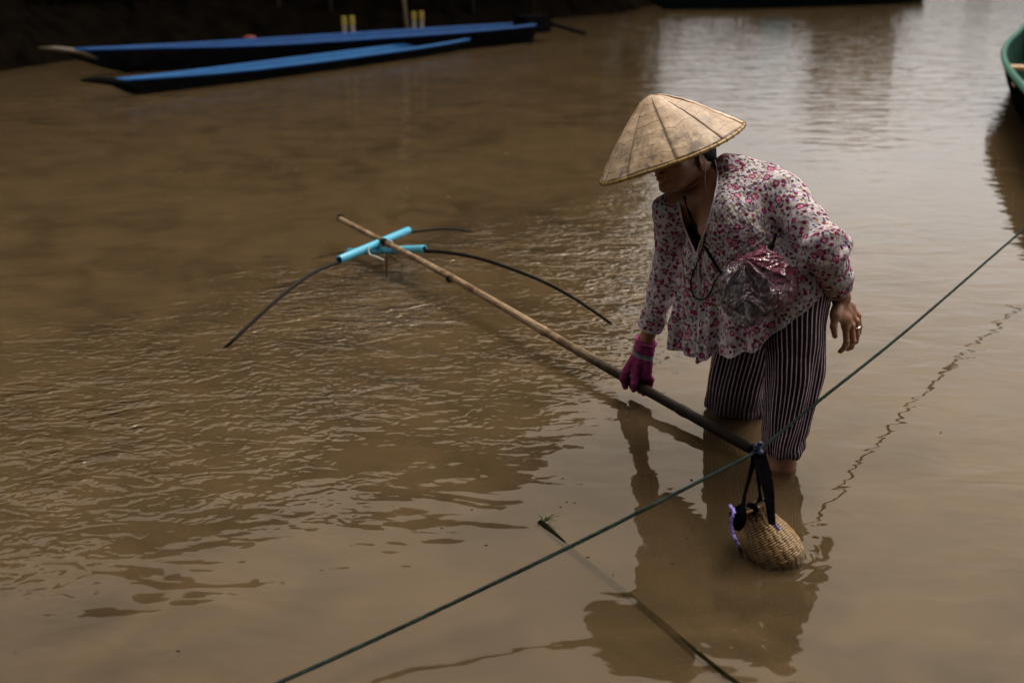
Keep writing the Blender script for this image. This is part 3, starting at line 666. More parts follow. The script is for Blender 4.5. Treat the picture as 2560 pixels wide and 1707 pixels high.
def skin_mat():
    t = NT('skin'); p = t.geo(); f = t.noise(p, 14, 4, .6); g = t.noise(p, 140, 3, .6); m = t.noise(p, 60, 1)
    col = t.mix(t.ramp(f, [(.3, 0), (.7, 1)]), (.24, .118, .072), (.37, .19, .12)); col = t.mix(t.ramp(m, [(.79, 0), (.80, .9)]), col, (.02, .01, .008))
    return t.principled(col, .42, t.bump(g, .25, .0012), Subsurface_Weight=.08, Subsurface_Radius=(.01, .004, .002), Specular_IOR_Level=.4)
def head_field():
    c = HEADC; F_ = Field(c - .17, c + .19, .0028)
    F_.ell(HP(-.012, 0, .035), (hf, hl, hup), (.092, .076, .088), .01)          # skull
    F_.ell(HP(.018, 0, -.028), (hf, hl, hup), (.070, .062, .075), .02)           # face
    for s in (-1, 1):
        F_.cone(HP(-.02, .057 * s, -.03), HP(.045, .030 * s, -.088), .016, .016, .02)   # jaw
        F_.ell(HP(.052, .036 * s, -.028), (hf, hl, hup), (.024, .024, .022), .015)      # cheek
        F_.ell(HP(.092, .031 * s, .004), (hf, hl, hup), (.014, .018, .010), .010, True)  # eye socket
        F_.ell(HP(.074, .031 * s, .002), (hf, hl, hup), (.012, .0135, .010), .003)       # eyeball under lids
        F_.cone(HP(.083, .014 * s, .022), HP(.074, .048 * s, .020), .006, .005, .008)    # brow
        F_.ell(HP(-.012, .073 * s, -.010), (nrm(hf + hl * s * .35), nrm(hl * s - hf * .35), hup), (.019, .006, .030), .004)   # ear
        F_.ell(HP(-.006, .079 * s, -.008), (hf, hl, hup), (.009, .004, .016), .003, True)
        F_.ell(HP(-.008, .073 * s, -.036), (hf, hl, hup), (.008, .005, .008), .003)
    F_.cone(HP(.086, 0, .010), HP(.104, 0, -.026), .0065, .0105, .008)           # nose
    for s in (-1, 1): F_.ell(HP(.097, .011 * s, -.029), (hf, hl, hup), (.009, .0075, .006), .004)
    F_.cone(HP(.088, -.018, -.0555), HP(.088, .018, -.0555), .0055, .0055, .004); F_.cone(HP(.087, 0, -.0555), HP(.0935, 0, -.0535), .006, .0062, .004)   # upper lip
    F_.cone(HP(.086, -.014, -.0665), HP(.086, .014, -.0665), .0062, .0062, .004); F_.cone(HP(.084, 0, -.067), HP(.090, 0, -.067), .006, .0065, .004)  # lower lip
    for s in (-1, 1): F_.cone(HP(.0955, 0, -.0608), HP(.086, .025 * s, -.0605), .0014, .0018, .0015, True)
    F_.ell(HP(.068, 0, -.092), (hf, hl, hup), (.020, .022, .017), .014)          # chin
    F_.cone(HP(-.025, 0, -.03), NECK - .014 * right, .050, .038, .02)
    return F_
def body_prims(F_):
    F_.cone(NECK - .014 * right, NECK + tax * .07, .038, .07, .02); F_.cone(RSH + tax * .01, LSH + tax * .01, .047, .047, .04)
    F_.ell(MSH + tax * .10 + tf * .010, (tl, tax, tf), (.135, .16, .090), .03)
    F_.cone(MSH + tax * .14, HIP + (0, 0, .03), .09, .095, .03)
    for s in (-1, 1): F_.ell(MSH + tax * .12 + tf * .085 + tl * .065 * s, (tl, tax, tf), (.046, .046, .040), .02)
    F_.cone(RSH, REL, .048, .038, .03); F_.cone(REL, RWR, .038, .024, .015)
    F_.cone(LSH, LEL, .048, .038, .03)
    F_.cone(HIP + (0, 0, .03), (.85, 2.76, .30), .085, .055, .01); F_.cone((.85, 2.76, .30), (.832, 2.712, .06), .052, .045, .01)
    F_.cone((.832, 2.712, .06), (.835, 2.72, -.12), .045, .050, .01); F_.cone((.835, 2.70, -.12), (.84, 2.71, -.4), .05, .04, .02)
    F_.cone(HIP + (-.02, .11, .03), (.78, 3.07, .20), .075, .055, .01); F_.cone((.78, 3.07, .20), (.775, 3.13, -.4), .055, .035, .01)
    F_.cone(NECK + tf * .02, MSH + tf * .045 + tax * .06, .040, .08, .02)
    F_.cone(NECK + tax * .03, RSH, .05, .046, .02); F_.cone(NECK + tax * .03 + tf * .03, RSH + tf * .02, .045, .04, .02)
    # collar bones
    F_.cone(MSH + tf * .05 + tl * .012 - tax * .02, RSH + tf * .02, .009, .008, .012); F_.cone(MSH + tf * .05 - tl * .012 - tax * .02, LSH + tf * .02, .009, .008, .012)
def left_hand():
    F_ = Field(LWR - np.array((.14, .17, .19)), LWR + np.array((.12, .16, .16)), .0022)
    w = lambda x, y, Y: W(x, y, y=Y)
    F_.cone(LEL, LWR, .038, .0245, .006)
    F_.cone(LWR + (-.006, 0, 0), LWR + (.008, .006, 0), .023, .021, .01)
    wr = LWR; MC = [w(845.5, 326.5, 2.775), w(851, 325, 2.785), w(855.5, 320.5, 2.80), w(857.5, 315, 2.825)]
    for k, m_ in enumerate(MC):
        F_.cone(wr + np.array((-.010 + .0045 * k, .003 * k, -.004)), m_, .0140, .0112 - .0006 * k, .012)
    F_.ell((MC[0] + MC[2]) / 2 + np.array((-.009, .010, .028)), (right, nrm(wr - MC[1]), nrm(np.cross(right, wr - MC[1]))), (.023, .034, .013), .010)
    chains = [[MC[0], w(846.5, 341, 2.765), w(844, 347.5, 2.79), w(840, 351, 2.81)], [MC[1], w(853, 340.5, 2.775), w(851.5, 346.5, 2.80), w(847.5, 348.5, 2.825)],
              [MC[2], w(857, 334, 2.80), w(856, 341, 2.825), w(852, 343.5, 2.85)], [MC[3], w(859.5, 326, 2.83), w(859, 332, 2.85), w(856, 336, 2.87)]]
    rad = [(.0105, .0092, .0084, .0072), (.0108, .0093, .0085, .0073), (.0102, .0088, .0080, .0068), (.0092, .0080, .0072, .0062)]
    for ch, rr in zip(chains, rad):
        G = F_
        for i in range(3): F_.cone(ch[i], ch[i + 1], rr[i], rr[i + 1], .0022 if i else .004)
        F_.ell(ch[0] + tocam * .003, (right, (0, 1, 0), (0, 0, 1)), (.0112, .0105, .0105), .006)
        F_.cone(ch[1] + tocam * .002, ch[1], rr[1] * .98, rr[1], .003)
    th = [w(838.5, 305, 2.765), w(835.5, 315, 2.735), w(833.5, 326, 2.72), w(835, 335.5, 2.715)]
    F_.cone(th[0], th[1], .017, .0145, .010); F_.cone(th[1], th[2], .0125, .0105, .004); F_.cone(th[2], th[3], .0105, .0082, .003)
    F_.cone(th[1], MC[0] + (0, 0, .016), .012, .009, .014); F_.cone(lerp(th[0], th[1], .6), MC[0] + (0, 0, .03), .013, .011, .014)
    # tendons
    for k in range(3): F_.cone(lerp(wr, MC[k], .35) + tocam * .014, MC[k] + tocam * .006, .0022, .0035, .008)
    return F_, chains
def join(parts):
    V = []; Fq = []; b = 0
    for v, f in parts: V.append(v); Fq.append(f + b); b += len(v)
    return np.concatenate(V), np.concatenate(Fq)
def floral():
    t = NT('floral_cotton'); p0 = t.geo(); uvw = t.n('VectorMath', {'operation': 'ADD'}, _0=p0, _1=t.n('VectorMath', {'operation': 'SCALE'}, _0=t.n('TexNoise', None, Vector=p0, Scale=7.0, Detail=1.0).outputs[1], Scale=.02).outputs[0]).outputs[0]
    pet = t.noise(p0, 230, 2, .6)
    base = t.mix(t.ramp(t.noise(p0, 8, 3, .6), [(.3, 0), (.7, 1)]), (.48, .445, .485), (.60, .57, .62))
    # thin leafy line work
    ln = t.n('TexVoronoi', {'feature': 'DISTANCE_TO_EDGE'}, Vector=uvw, Scale=68.0).outputs['Distance']; lm = t.ramp(ln, [(.03, .62), (.09, 0)])
    lm = t.math('MULTIPLY', lm, t.ramp(t.noise(p0, 45, 2), [(.46, 0), (.54, 1)])); col = t.mix(lm, base, (.19, .15, .12))
    def flowers(col, scale, loc, stops, keep, petal=.34):
        v = t.n('TexVoronoi', None, Vector=t.mapv(uvw, (1, 1, 1), loc, loc), Scale=float(scale)); d = t.math('ADD', v.outputs['Distance'], t.math('MULTIPLY', t.math('SUBTRACT', pet, .5), petal))
        rnd = t.n('SeparateColor', None, Color=v.outputs['Color']).outputs[0]
        msk = t.math('MULTIPLY', t.math('LESS_THAN', d, stops[-1][0]), t.math('LESS_THAN', rnd, keep))
        return t.mix(msk, col, t.ramp(d, stops, 'CONSTANT'))
    col = flowers(col, 76, (1, 2, 3), [(0, (.40, .34, .36)), (.10, (.035, .045, .11)), (.30, (.10, .12, .20)), (.34, (.1, .1, .1))], .75)
    col = flowers(col, 80, (.3, 2.2, .7), [(0, (.26, .17, .05)), (.2, (.33, .24, .09)), (.33, (.1, .1, .1))], .28)
    col = flowers(col, 56, (2, .5, 1.1), [(0, (.34, .03, .12)), (.12, (.10, .008, .03)), (.24, (.25, .045, .13)), (.36, (.1, .1, .1))], .72)
    col = flowers(col, 58, (5, 2.5, 1.7), [(0, (.30, .20, .42)), (.24, (.36, .27, .46)), (.32, (.1, .1, .1))], .12)
    col = flowers(col, 34, (.7, 4, 2.1), [(0, (.56, .30, .38)), (.09, (.34, .03, .13)), (.15, (.60, .33, .42)), (.24, (.33, .035, .16)), (.33, (.12, .01, .05)), (.38, (.1, .1, .1))], .56, .26)
    # smocking: gathered rows on chest and shoulders, crumples elsewhere
    sm = t.attr('smock'); q = t.n('CombineXYZ', None, X=t.attr('sl'), Y=t.attr('sa'), Z=t.attr('sf')).outputs[0]
    qn = t.n('VectorMath', {'operation': 'ADD'}, _0=q, _1=t.n('VectorMath', {'operation': 'SCALE'}, _0=t.n('TexNoise', None, Vector=q, Scale=22.0, Detail=2.0).outputs[1], Scale=.014).outputs[0]).outputs[0]
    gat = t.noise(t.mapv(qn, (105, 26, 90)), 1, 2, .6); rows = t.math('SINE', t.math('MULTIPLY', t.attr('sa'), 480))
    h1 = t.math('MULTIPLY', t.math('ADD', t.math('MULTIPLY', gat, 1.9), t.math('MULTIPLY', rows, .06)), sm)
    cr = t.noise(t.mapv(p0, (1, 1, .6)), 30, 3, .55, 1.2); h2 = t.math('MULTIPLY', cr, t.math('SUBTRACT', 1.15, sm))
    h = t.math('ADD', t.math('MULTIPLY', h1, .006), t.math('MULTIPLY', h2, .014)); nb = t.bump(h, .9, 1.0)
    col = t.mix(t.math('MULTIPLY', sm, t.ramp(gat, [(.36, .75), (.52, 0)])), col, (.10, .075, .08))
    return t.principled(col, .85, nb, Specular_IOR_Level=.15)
def trouser_mat():
    t = NT('striped_trousers'); uv = t.coord('UV'); U = t.n('SeparateXYZ', None, Vector=uv).outputs[0]
    g = t.geo(); jit = t.math('MULTIPLY', t.math('SUBTRACT', t.noise(g, 34, 2), .5), .12)
    fr = t.math('FRACT', t.math('ADD', U, jit)); m = t.math('LESS_THAN', t.math('ABSOLUTE', t.math('SUBTRACT', fr, .5)), .125)
    tone = t.mix(t.ramp(t.noise(g, 60, 3), [(.35, 0), (.65, 1)]), (.44, .32, .41), (.66, .52, .62))
    dk = t.mix(t.noise(g, 25, 3), (.004, .002, .0045), (.014, .006, .012)); wz = t.n('MapRange', {'interpolation_type': 'SMOOTHSTEP'}, Value=t.math('ADD', t.n('SeparateXYZ', None, Vector=g).outputs[2], t.math('MULTIPLY', t.noise(g, 18, 2), .06)), _1=.06, _2=.16, _3=.55, _4=0).outputs[0]; col = t.mix(wz, t.mix(m, dk, tone), (.03, .018, .024))
    return t.principled(col, .8, t.bump(t.noise(g, 26, 3, .6, .8), .7, .006), Specular_IOR_Level=.2)
def trouser_leg(rings, stripes, phase, sides=120, sub=14, hem_wave=.006):
    """rings: (x, y, z, half width, half depth)"""
    C_ = curve([np.array(r) for r in rings], sub); V = []; U = []; n = len(C_)
    for i, c in enumerate(C_):
        t = i / (n - 1)
        for j in range(sides + 1):
            a = 2 * math.pi * j / sides; ja = j % sides * 2 * math.pi / sides
            fold = .0055 * math.sin(3 * ja + t * 4 + phase) * t + .0040 * math.sin(7 * ja - t * 6 + phase * 2) * (.3 + t) + .007 * mnoise.noise(Vector((math.cos(ja) * 1.6 + phase, math.sin(ja) * 1.6, t * 5)))
            fold += .0035 * math.sin(26 * t + 3 * math.sin(ja + phase)) * math.exp(-((t - .12) / .12) ** 2) + .005 * math.sin(34 * t + 2 * math.cos(ja)) * math.exp(-((t - .9) / .10) ** 2) * max(0, math.cos(ja - .3))
            x = c[0] + (c[3] + fold) * math.cos(a); y = c[1] - (c[4] + fold) * math.sin(a); z = c[2] + t * hem_wave * math.sin(2 * ja + phase) + (t ** 6) * .018 * max(0, math.cos(ja)) * -1
            V.append((x, y, z)); U.append((j / sides * stripes + .35 * math.sin(t * 3 + a), t))
    m = sides + 1; Fs = [(i * m + j, (i + 1) * m + j, (i + 1) * m + j + 1, i * m + j + 1) for i in range(n - 1) for j in range(sides)]
    # turned hem
    b = (n - 1) * m; base = len(V); cc = C_[-1]
    for j in range(m):
        p = np.array(V[b + j]); V.append(tuple(p + (np.array((cc[0], cc[1], p[2])) - p) * .06 + np.array((0, 0, .03)))); U.append((U[b + j][0], 1.02))
    Fs += [(b + j, base + j, base + j + 1, b + j + 1) for j in range(sides)]
    return V, Fs, U
def in_poly(x, y, P):
    ins = np.zeros(len(x), bool); n = len(P)
    for i in range(n):
        (x1, y1), (x2, y2) = P[i], P[(i + 1) % n]
        c = ((y1 > y) != (y2 > y)) & (x < (x2 - x1) * (y - y1) / ((y2 - y1) or 1e-9) + x1); ins ^= c
    return ins
def to_px(V):
    d = np.asarray(V) - np.array((0, 0, CAMH)); z = d[:, 1] * CP - d[:, 2] * SP; return 512 + F * d[:, 0] / z, 341 - F * (d[:, 1] * SP + d[:, 2] * CP) / z
NECKLINE = [(671, 140), (674, 178), (677, 194), (679.5, 208), (683, 223), (688, 236), (694, 250), (696.5, 254), (701, 241), (706, 228), (711, 212), (714.5, 197), (717, 184), (717.5, 172), (715.5, 162), (711, 148), (706, 130)]
def blouse_mesh():
    F_ = Field((.36, 2.50, .12), (1.12, 3.36, 1.02), .0042)
    F_.cone(RSH + tax * .012, LSH + tax * .012, .062, .066, .04); F_.ell(MSH + tax * .09 + tf * .03, (tl, tax, tf), (.165, .17, .112), .04)
    F_.ell(MSH - tf * .05 + tax * .06, (tl, tax, tf), (.14, .13, .075), .04)
    F_.cone(W(728, 172, y=2.985), W(768, 184, y=2.93), .058, .062, .03)
    F_.cone(MSH + tax * .15, HIP + np.array((-.01, 0, .04)), .115, .128, .05)
    F_.cone(HIP + (-.01, 0, .05), HIP + (-.01, 0, -.2), .128, .13, .05)
    for (a, b, ra, rb) in (((.585, 2.955, .60), (.590, 2.985, .24), .060, .078), ((.65, 2.89, .60), (.655, 2.895, .24), .070, .082), ((.73, 2.80, .56), (.755, 2.78, .3), .10, .105), ((.70, 2.93, .5), (.70, 2.93, .2), .12, .13)):
        F_.cone(a, b, ra, rb, .035)
    REs = lerp(RSH, REL, 1.0); F_.cone(RSH + (0, 0, -.01), REL, .064, .042, .018)
    F_.cone(LSH, LEL, .067, .054, .014)
    S1 = Field(np.minimum(LEL, LWR) - .18, np.maximum(LEL, LWR) + .18, .0042); S1.cone(LEL + (LSH - LEL) * .5, LEL, .054, .063, .01); S1.cone(LEL, lerp(LEL, LWR, 1.05), .063, .042, .02)
    S2 = Field(np.minimum(REL, RWR) - .20, np.maximum(REL, RWR) + .24, .0042); S2.cone(REL + (RSH - REL) * .5, REL, .046, .051, .01); S2.cone(REL, lerp(REL, RWR, .9), .051, .043, .02)
    Vt, Qt = F_.mesh(); nt_ = len(Vt); p1 = S1.mesh(); p2 = S2.mesh(); V, Q = join([(Vt, Qt), p1, p2]); part = np.repeat((0, 1, 2), (nt_, len(p1[0]), len(p2[0])))
    # folds
    bm_n = None
    me = make_mesh('blouse', V, Q); me.update(); N = np.empty(len(V) * 3, dtype=np.float32); me.vertex_normals.foreach_get('vector', N); N = N.reshape(-1, 3)
    D = np.zeros(len(V)); low = np.clip((.60 - V[:, 2]) / .28, 0, 1) * np.clip((.93 - V[:, 0]) / .1, 0, 1)
    ang = np.arctan2(V[:, 1] - 2.93, V[:, 0] - .69)
    dL = np.array([np.linalg.norm(v - (LEL + LWR) / 2) for v in V]); dR = np.array([np.linalg.norm(v - (REL + RWR) / 2) for v in V]); body = np.where(part == 0, 1., 0.)
    wav = np.sin(ang * 13 + V[:, 2] * 4 + 1.2 * np.sin(ang * 4)) + .5 * np.sin(ang * 23 + V[:, 2] * 9)
    D += wav * .015 * low * body
    def along(a, b, V): ab = b - a; return np.clip(((V - a) @ ab) / ab.dot(ab), -.3, 1.3)
    for (s_, e_, w_, sd_) in ((LSH, LEL, LWR, 0), (RSH, REL, RWR, 5)):
        t2 = along(e_, w_, V); t1 = along(s_, e_, V); near2 = np.clip(1 - (np.linalg.norm(V - (e_ + (w_ - e_) * np.clip(t2, 0, 1)[:, None]), axis=1) - .06) / .03, 0, 1)
        near1 = np.clip(1 - (np.linalg.norm(V - (s_ + (e_ - s_) * np.clip(t1, 0, 1)[:, None]), axis=1) - .075) / .03, 0, 1)
        ph = (V @ np.array((13., 21, 9))) * .8 + sd_
        D += near2 * .0042 * np.sin(t2 * 26 + np.sin(ph) * 1.6 + sd_) * np.exp(-((t2 - .15) / .45) ** 2); D += near1 * .004 * np.sin(t1 * 15 + np.sin(ph * .7) * 2.0) * np.clip(t1, 0, 1)
    nz = np.array([mnoise.noise(Vector(v * 14)) + .6 * mnoise.noise(Vector(v * 31 + 5)) for v in V]); D += nz * .007
    V = V + N * D[:, None]
    chest = MSH + tax * .12 + tf * .05
    q = V - chest; segd = lambda a, b: np.linalg.norm(V - (a + (b - a) * np.clip(((V - a) @ (b - a)) / (b - a).dot(b - a), 0, 1)[:, None]), axis=1)
    sm = np.clip((segd(LSH + nrm(LEL - LSH) * .03, LEL) - .078) / .02, 0, 1) * np.clip((segd(RSH + (0, 0, -.02), REL) - .066) / .015, 0, 1) * np.clip((.145 - (q @ tax)) / .03, 0, 1) * np.where(part == 0, 1., 0.)
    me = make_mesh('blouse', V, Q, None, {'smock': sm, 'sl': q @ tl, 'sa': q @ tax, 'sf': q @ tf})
    me.attributes.new('part', 'INT', 'POINT').data.foreach_set('value', part.astype(np.int32))
    bm = bmesh.new(); bm.from_mesh(me); pl_ = bm.verts.layers.int['part']
    def cut(co, no, k, sel=None):
        fs = [f for f in bm.faces if f.verts[0][pl_] == k and (sel is None or sel(f.calc_center_median()))]; es = {e for f in fs for e in f.edges}; vs = {v for f in fs for v in f.verts}
        r = bmesh.ops.bisect_plane(bm, geom=list(vs) + list(es) + fs, plane_co=co, plane_no=no)
        for v in r['geom_cut']:
            if isinstance(v, bmesh.types.BMVert): v[pl_] = k
    hemn = nrm((-.878, -.05, 1)); hem0 = np.array((.567, 2.93, .286)); dl = nrm(nrm(LWR - LEL) + .12 * right); cl = lerp(LEL, LWR, .78); dr = nrm(RWR - REL); cR = lerp(REL, RWR, .72)
    cut(hem0, hemn, 0); cut((0, 0, .289), (0, 0, 1), 0); cut(cl, dl, 1); cut(cR, dr, 2)
    def dead(f):
        c = np.array(f.calc_center_median()); k = f.verts[0][pl_]
        if k == 0: return (c - hem0).dot(hemn) < 0 or c[2] < .289
        return (c - cl).dot(dl) > 0 if k == 1 else (c - cR).dot(dr) > 0
    bmesh.ops.delete(bm, geom=[f for f in bm.faces if dead(f)], context='FACES')
    cp = np.array((0, 0, CAMH))
    for (a, b) in zip(NECKLINE[1:-2], NECKLINE[2:-1]):
        pa, pb = W(a[0], a[1], y=3.), W(b[0], b[1], y=3.); no = nrm(np.cross(pa - cp, pb - cp)); mid = (pa + pb) / 2
        cut(cp, no, 0, lambda c, mid=mid: np.linalg.norm(np.array(c) - mid) < .20 and abs(to_px(np.array([c]))[0][0] - (a[0] + b[0]) / 2) < 12 and abs(to_px(np.array([c]))[1][0] - (a[1] + b[1]) / 2) < 14)
    bm.faces.ensure_lookup_table(); cen = np.array([f.calc_center_median() for f in bm.faces]); nor = np.array([f.normal for f in bm.faces]); X, Y = to_px(cen)
    face = (nor * (cp - cen)).sum(1) > -.02; kill = face & in_poly(X, Y, NECKLINE) & (((cen - MSH) @ tf) > -.035)
    bmesh.ops.delete(bm, geom=[bm.faces[i] for i in np.nonzero(kill)[0]], context='FACES')
    # drop stray islands
    seen = set(); isl = []
    for v in bm.verts:
        if v in seen: continue
        st = [v]; comp = []; seen.add(v)
        while st:
            q_ = st.pop(); comp.append(q_)
            for e in q_.link_edges:
                o = e.other_vert(q_)
                if o not in seen: seen.add(o); st.append(o)
        isl.append(comp)
    isl.sort(key=len); bmesh.ops.delete(bm, geom=[v for c in isl[:-3] for v in c], context='VERTS')
    # boundary loops
    be = [e for e in bm.edges if e.is_boundary]; adj = {}
    for e in be:
        for v in e.verts: adj.setdefault(v, []).append(e)
    used = set(); loops = []
    for e in be:
        if e in used: continue
        used.add(e); ch = [e.verts[0], e.verts[1]]
        while True:
            nx = [x for x in adj[ch[-1]] if x not in used]
            if not nx: break
            used.add(nx[0]); ch.append(nx[0].other_vert(ch[-1]))
        if len(ch) > 12: loops.append([np.array(v.co) for v in ch])
    bm.to_mesh(me); bm.free(); me.polygons.foreach_set('use_smooth', [True] * len(me.polygons))
    return me, loops
def smooth_line(P, it=6, step=3):
    P = np.array(P)
    for _ in range(it): P[1:-1] = (P[:-2] + 2 * P[1:-1] + P[2:]) / 4
    return list(P[::step]) + [P[-1]]
def build_person(rope_pts):
    e = empty('person', 'person in conical straw hat, floral blouse and striped trousers bending over in the river', 'person')
    skin = skin_mat()
    H = head_field(); B = Field((.36, 2.5, -.42), (1.1, 3.36, .96), .0045); body_prims(B)
    B.cone(HP(-.025, 0, -.05), NECK - .014 * right, .048, .037, .01); LH, chains = left_hand()
    link('body', make_mesh('body', *join([H.mesh(), B.mesh(), LH.mesh()])), skin, e)
    # hair
    c = HEADC; G = Field(c - .2, c + .2, .0035)
    G.ell(HP(-.022, 0, .030), (hf, hl, hup), (.098, .084, .096), .01); G.ell(HP(-.07, 0, -.03), (hf, hl, hup), (.05, .066, .07), .02)
    G.cone(HP(-.085, -.01, -.05), NECK - tf * .055 + tax * .02, .034, .022, .02); G.ell(HP(.085, 0, -.03), (hf, hl, hup), (.085, .068, .115), .01, True)
    for s in (-1, 1): G.ell(HP(.0, .085 * s, -.035), (hf, hl, hup), (.03, .03, .035), .008, True)
    t = NT('black_hair'); f = t.noise(t.mapv(t.geo(), (200, 200, 25)), 1, 2); hair = t.principled((.004, .003, .003), .5, t.bump(f, .7, .002), Specular_IOR_Level=.2)
    link('hair', make_mesh('hair', *G.mesh()), hair, e)
    # blouse and its trims
    me, loops = blouse_mesh(); bo = link('blouse', me, floral(), e)
    so = bo.modifiers.new('thickness', 'SOLIDIFY'); so.thickness = .0014; so.offset = -1
    white = simple('white_piping', (.48, .47, .50), (.62, .60, .62), 150, .8, .7)
    for lp in loops:
        L_ = sum(np.linalg.norm(b - a) for a, b in zip(lp, lp[1:])); mid = sum(lp) / len(lp)
        r = .0030 if mid[2] > .62 and mid[0] < .72 else .0010
        if L_ > .15: MB().add(*tube(smooth_line(lp, 8 if r > .002 else 3), r, 6, rfun=(lambda a, s: 1 + .22 * math.sin(s * 900 + a)) if r > .002 else None)).build('piping', white, bo)
    # placket of small buttons down the hanging front
    w = lambda x, y, Y: W(x, y, y=Y)
    btn = simple('pale_button', (.40, .38, .42), (.5, .48, .52), 60, .3)
    # camisole
    cam_m = simple('pale_camisole', (.17, .155, .19), (.24, .22, .26), 30, .85, .3)
    K = Field((.40, 2.6, .45), (.9, 3.2, .85), .005); K.ell(MSH + tax * .10 + tf * .010, (tl, tax, tf), (.1375, .1625, .0930), .03)
    for s in (-1, 1): K.ell(MSH + tax * .12 + tf * .085 + tl * .065 * s, (tl, tax, tf), (.0485, .0485, .0425), .02)
    Vk, Qk = K.mesh(); cz = Vk[Qk].mean(1); Qk = Qk[(cz - (MSH + tax * .155)) @ tax > 0]; link('camisole', make_mesh('camisole', Vk, Qk), cam_m, e)
    # trousers
    tm = trouser_mat(); m = MB()
    m.add(*trouser_leg([(.838, 2.82, .56, .115, .12), (.843, 2.780, .43, .093, .105), (.848, 2.755, .35, .087, .090), (.850, 2.737, .276, .083, .076), (.840, 2.722, .155, .071, .064), (.832, 2.714, .10, .064, .060), (.830, 2.71, .058, .061, .060)], 44, 0))
    m.add(*trouser_leg([(.80, 2.93, .54, .12, .12), (.79, 2.99, .42, .105, .11), (.775, 3.03, .30, .100, .10), (.770, 3.07, .17, .100, .095), (.772, 3.10, .07, .100, .09), (.775, 3.11, .006, .101, .088)], 46, 2))
    m.build('trousers', tm, e)
    # hat
    build_hat(e); build_glove(e)
    # cords round the neck
    blk = simple('black_cord', (.001, .001, .001), (.003, .003, .003), 30, .7, Specular_IOR_Level=.1); thin = simple('silver_chain', (.45, .42, .38), (.6, .56, .5), 200, .3, Metallic=.8)
    sh = lambda x, y, off=0: np.array(surface_pt(x, y, off + .003))
    MB().add(*tube(curve([sh(684, 196), sh(690, 215), sh(698, 234), sh(708, 252), sh(719, 270), sh(727, 283, .012)], 6), .0040, 8)).build('shoulder_strap', blk, e)
    MB().add(*tube(curve([sh(706, 233, .003), sh(703, 245), sh(699, 258), sh(692, 276), sh(691, 288), sh(695, 297), sh(702, 299), sh(709, 295), sh(714, 283), sh(720, 274), sh(728, 270, .01)], 7), .0022, 8)).build('lanyard', blk, e)
    MB().add(*tube(curve([w(706, 158, 2.93), w(705.5, 168, 2.925), w(705, 178, 2.92), w(706, 188, 2.915), w(709, 196, 2.91), w(712, 203, 2.90)], 6), .0011, 6, rfun=lambda a, s: 1.3 if int(s * 250) % 2 else .8)).build('necklace', thin, e)
    for y in (284, 293.5, 302): MB().add(*ball(sh(697, y, .002), .0042, 1, .6, 1, 6)).build('button', btn, bo)
    P = [sh(698.5, y, .0012) for y in range(262, 346, 4)]; MB().add(*tube(smooth_line(P, 3, 1), .0021, 6)).build('front_edge', white, bo)
    c = (chains[2][0] * .55 + chains[2][1] * .45); d = nrm(chains[2][1] - chains[2][0]); a1 = nrm(np.cross(d, (0, 0, 1))); a2 = np.cross(d, a1)
    mt = simple('silver', (.6, .6, .6), (.75, .75, .75), 20, .25, Metallic=1.0); MB().add(*tube(curve([c + (a1 * math.cos(k) + a2 * math.sin(k)) * .0105 for k in np.linspace(0, 2 * math.pi, 13)[:-1]], 2, True) + [c + a1 * .0105], .0022, 6)).build('ring', mt, e)
    er = HP(-.004, -.070, -.042); er2 = HP(-.006, .080, -.047)
    for q in (er, er2): MB().add(*ball(q, .0042, n=6)).build('earring', simple('red_gold', (.35, .08, .04), (.45, .12, .06), 20, .3, Metallic=.6), e)
    return e
_bvh = []
def surface_pt(x, y, off=0):
    """first cloth or skin surface on the body towards the front, lifted by a few millimetres"""
    from mathutils.bvhtree import BVHTree
    if not _bvh:
        for nme in ('blouse', 'body', 'camisole'):
            m_ = bpy.data.objects[nme].data; _bvh.append(BVHTree.FromPolygons([v.co.copy() for v in m_.vertices], [tuple(p.vertices) for p in m_.polygons]))
    o = Vector((0, 0, CAMH)); d = (Vector(W(x, y, y=3.)) - o).normalized(); best = None
    for b in _bvh:
        h = b.ray_cast(o, d)
        if h[0] is not None and (best is None or h[3] < best): best = h[3]
    return o + d * ((best or 3.2) - .005 - off)
